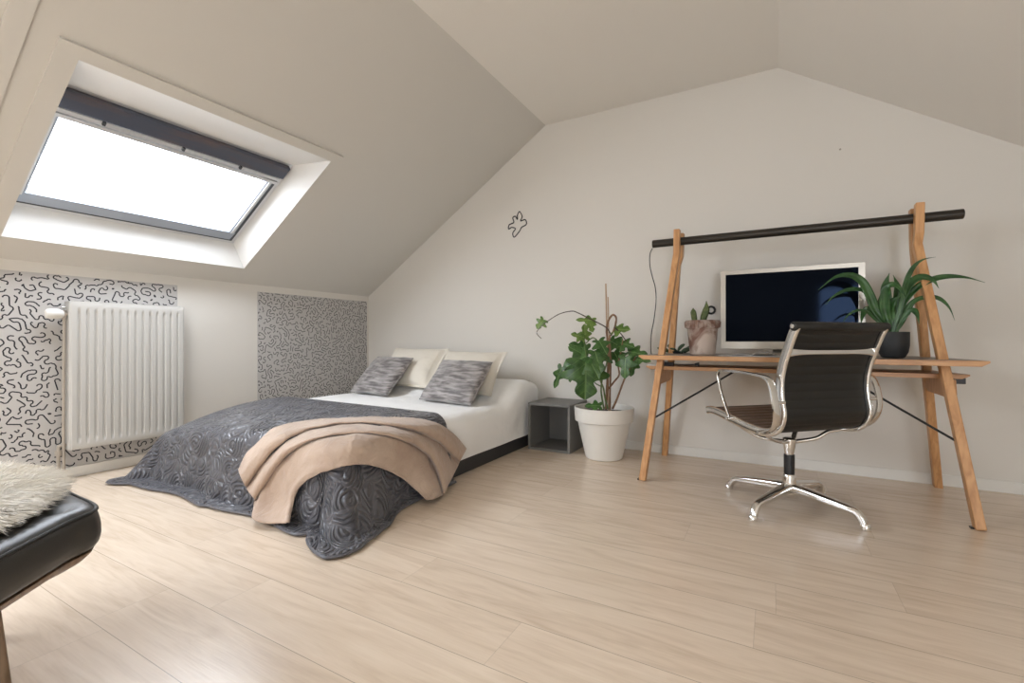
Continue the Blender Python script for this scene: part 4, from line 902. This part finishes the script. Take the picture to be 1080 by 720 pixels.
# ------------------------------------------------------------------ leather ottoman in the near left corner
ot = empty('leather_ottoman', (-1.58, .15, 0), 'black leather ottoman with dark piping on a walnut shell at the left edge', 'ottoman')
OUT = [(-1.450, .500), (-1.62, .512), (-1.80, .518), (-1.97, .500), (-2.03, .40), (-2.03, .05), (-1.97, -.09), (-1.60, -.12), (-1.20, -.10), (-1.13, .02), (-1.165, .16), (-1.285, .302), (-1.39, .425)]
ol = spline([(x, y, 0) for x, y in OUT], 6, closed=True); cen = Vector((-1.60, .20, 0))
def ringpts(k, z): return [cen+(p-cen)*k+Vector((0, 0, z)) for p in ol]
def loft(rings, cap=True):
    n = len(rings[0]); V = [p for r in rings for p in r]; F = [(i*n+j, i*n+(j+1) % n, (i+1)*n+(j+1) % n, (i+1)*n+j) for i in range(len(rings)-1) for j in range(n)]
    if cap: F += [tuple(range(n-1, -1, -1)), tuple(range((len(rings)-1)*n, len(rings)*n))]
    return MB().add(V, F)
body = loft([ringpts(.965, .312), ringpts(.995, .317), ringpts(1.018, .328), ringpts(1.028, .345), ringpts(1.026, .368), ringpts(1.015, .388), ringpts(1.0, .400)], cap=False)
n = len(ol); b0 = len(body.V); prev = b0-n
for k, z in ((.96, .412), (.90, .417), (.78, .416), (.6, .418), (.4, .420), (.2, .421)):
    r = ringpts(k, z)
    if k in (.78, .6): r = [p-Vector((0, 0, .010*max(0, cos(p.x*26+.6))**8)) for p in r]
    body.V += r; q0 = len(body.V)-n
    body.F += [(prev+j, prev+(j+1) % n, q0+(j+1) % n, q0+j) for j in range(n)]; prev = q0
body.F.append(tuple(range(prev, prev+n)))
body.F.append(tuple(range(n-1, -1, -1)))
cu = body.build('cushion', M['hide'], ot, smooth=True, angle=60)
MB().tube(ringpts(1.0, .4035), .0045, 8, closed=True).build('piping', M['piping'], cu, smooth=True)
sv = MB()
for x in (-1.60, -1.78):
    sv.tube(spline([(x+.10, .30, .420), (x+.05, .40, .421), (x, .47, .417), (x-.012, .507, .405)], 5), .0035, 8)
sv.build('seam', M['piping'], cu, smooth=True)
MB().lathe([(0, .425), (.012, .424), (.016, .420), (.016, .414), (0, .414)], (-1.475, .345, .0), 18).build('button', M['piping'], cu, smooth=True)
sh = loft([ringpts(.86, .275), ringpts(.93, .288), ringpts(.975, .303), ringpts(.985, .309), ringpts(.95, .3105), ringpts(.5, .300)])
sh.build('shell', M['ply'], ot, smooth=True, angle=40)
MB().lathe([(0, .10), (.028, .10), (.028, .275), (0, .275)], (-1.58, .19, 0), 20).build('pedestal', M['black_metal'], ot, smooth=True, angle=50)
for k in range(4):
    tx, ty = [(-1.285, .285), (-1.85, .42), (-1.85, -.05), (-1.30, -.05)][k]
    c_ = Vector((-1.58, .19, .20)); e = Vector((tx, ty, 0)); d_ = (e-Vector((c_.x, c_.y, 0)))
    if k == 0:
        MB().sweep([(-1.325, .292, .285), (-1.305, .302, .14), (-1.286, .313, 0)], rrect(.035, .03, .008), up=(0, 1, 0)).build('leg', M['woodleg'], ot, smooth=True, angle=50)
    else:
        MB().sweep([c_+d_*.8+Vector((0, 0, .085)), c_+d_*.9+Vector((0, 0, -.06)), c_+d_+Vector((0, 0, -.20))], rrect(.035, .03, .008), up=(0, 1, 0)).build('leg', M['woodleg'], ot, smooth=True, angle=50)
# sheepskin: a lumpy hide with a pile of strands
fur_o = [(-1.60, .475), (-1.72, .515), (-1.84, .520), (-1.98, .49), (-2.08, .40), (-2.10, .20), (-2.02, .02), (-1.80, -.06), (-1.55, -.05), (-1.38, .03), (-1.30, .14), (-1.318, .24), (-1.375, .318), (-1.44, .38), (-1.52, .43)]
fo = spline([(x, y, 0) for x, y in fur_o], 6, closed=True); fc = Vector((-1.68, .24, 0))
FV = []; FF = []; RN = 14; n = len(fo)
def hide(k, p):
    d = 1-k; z = .430+.034*math.sqrt(max(0, 1-k*k))
    if p.x < -2.0: z -= (-2.0-p.x)*.6*k
    return Vector((p.x, p.y, z+.006*noise.noise(p*9)))
for i in range(RN+1):
    k = .02+.98*i/RN
    FV += [hide(k, fc+(p-fc)*k) for p in fo]
FF = [(i*n+j, i*n+(j+1) % n, (i+1)*n+(j+1) % n, (i+1)*n+j) for i in range(RN) for j in range(n)]
R = random.Random(11)
NS = 24000
for s in range(NS):
    k = math.sqrt(R.random()); j = R.random()*n; a, b = fo[int(j) % n], fo[(int(j)+1) % n]
    p = fc+(a.lerp(b, j % 1)-fc)*k; o_ = hide(k, p)
    outw = (p-fc).normalized(); lock = noise.noise(Vector((p.x*34, p.y*34, 3)))*3.2
    d_ = (outw*(.25+.95*k)+Vector((cos(lock), sin(lock), 0))*.55+Vector((0, 0, .95-.75*k))+Vector((R.uniform(-.3, .3), R.uniform(-.3, .3), R.uniform(-.2, .2)))).normalized()
    ln = R.uniform(.020, .040); sd = d_.cross(Vector((R.uniform(-1, 1), R.uniform(-1, 1), .4))).normalized()*R.uniform(.0005, .0010)
    mid = o_+d_*ln*.55+Vector((0, 0, -.002)); tip = o_+d_*ln*.93+Vector((outw.x, outw.y, -1.2)).normalized()*ln*.22
    if k > .8:
        tip.z = max(tip.z, .40)
    b0 = len(FV); FV += [o_-sd, o_+sd, mid+sd*.8, mid-sd*.8, tip]; FF += [(b0, b0+1, b0+2, b0+3), (b0+3, b0+2, b0+4)]
fu = mesh('sheepskin', FV, FF, None, M['fur'], True); tag(fu, 'cream sheepskin lying over the black leather ottoman', 'sheepskin')
# ------------------------------------------------------------------ origins of one-mesh things at their base
bpy.context.view_layer.update()
for o in list(COL.objects):
    if o.type == 'MESH' and o.parent is None and not o.children and o.get('kind') != 'structure':
        co = np.empty(len(o.data.vertices)*3); o.data.vertices.foreach_get('co', co); co = co.reshape(-1, 3)
        c = Vector(((co[:, 0].min()+co[:, 0].max())/2, (co[:, 1].min()+co[:, 1].max())/2, co[:, 2].min()))
        o.data.transform(Matrix.Translation(-c)); o.location = c
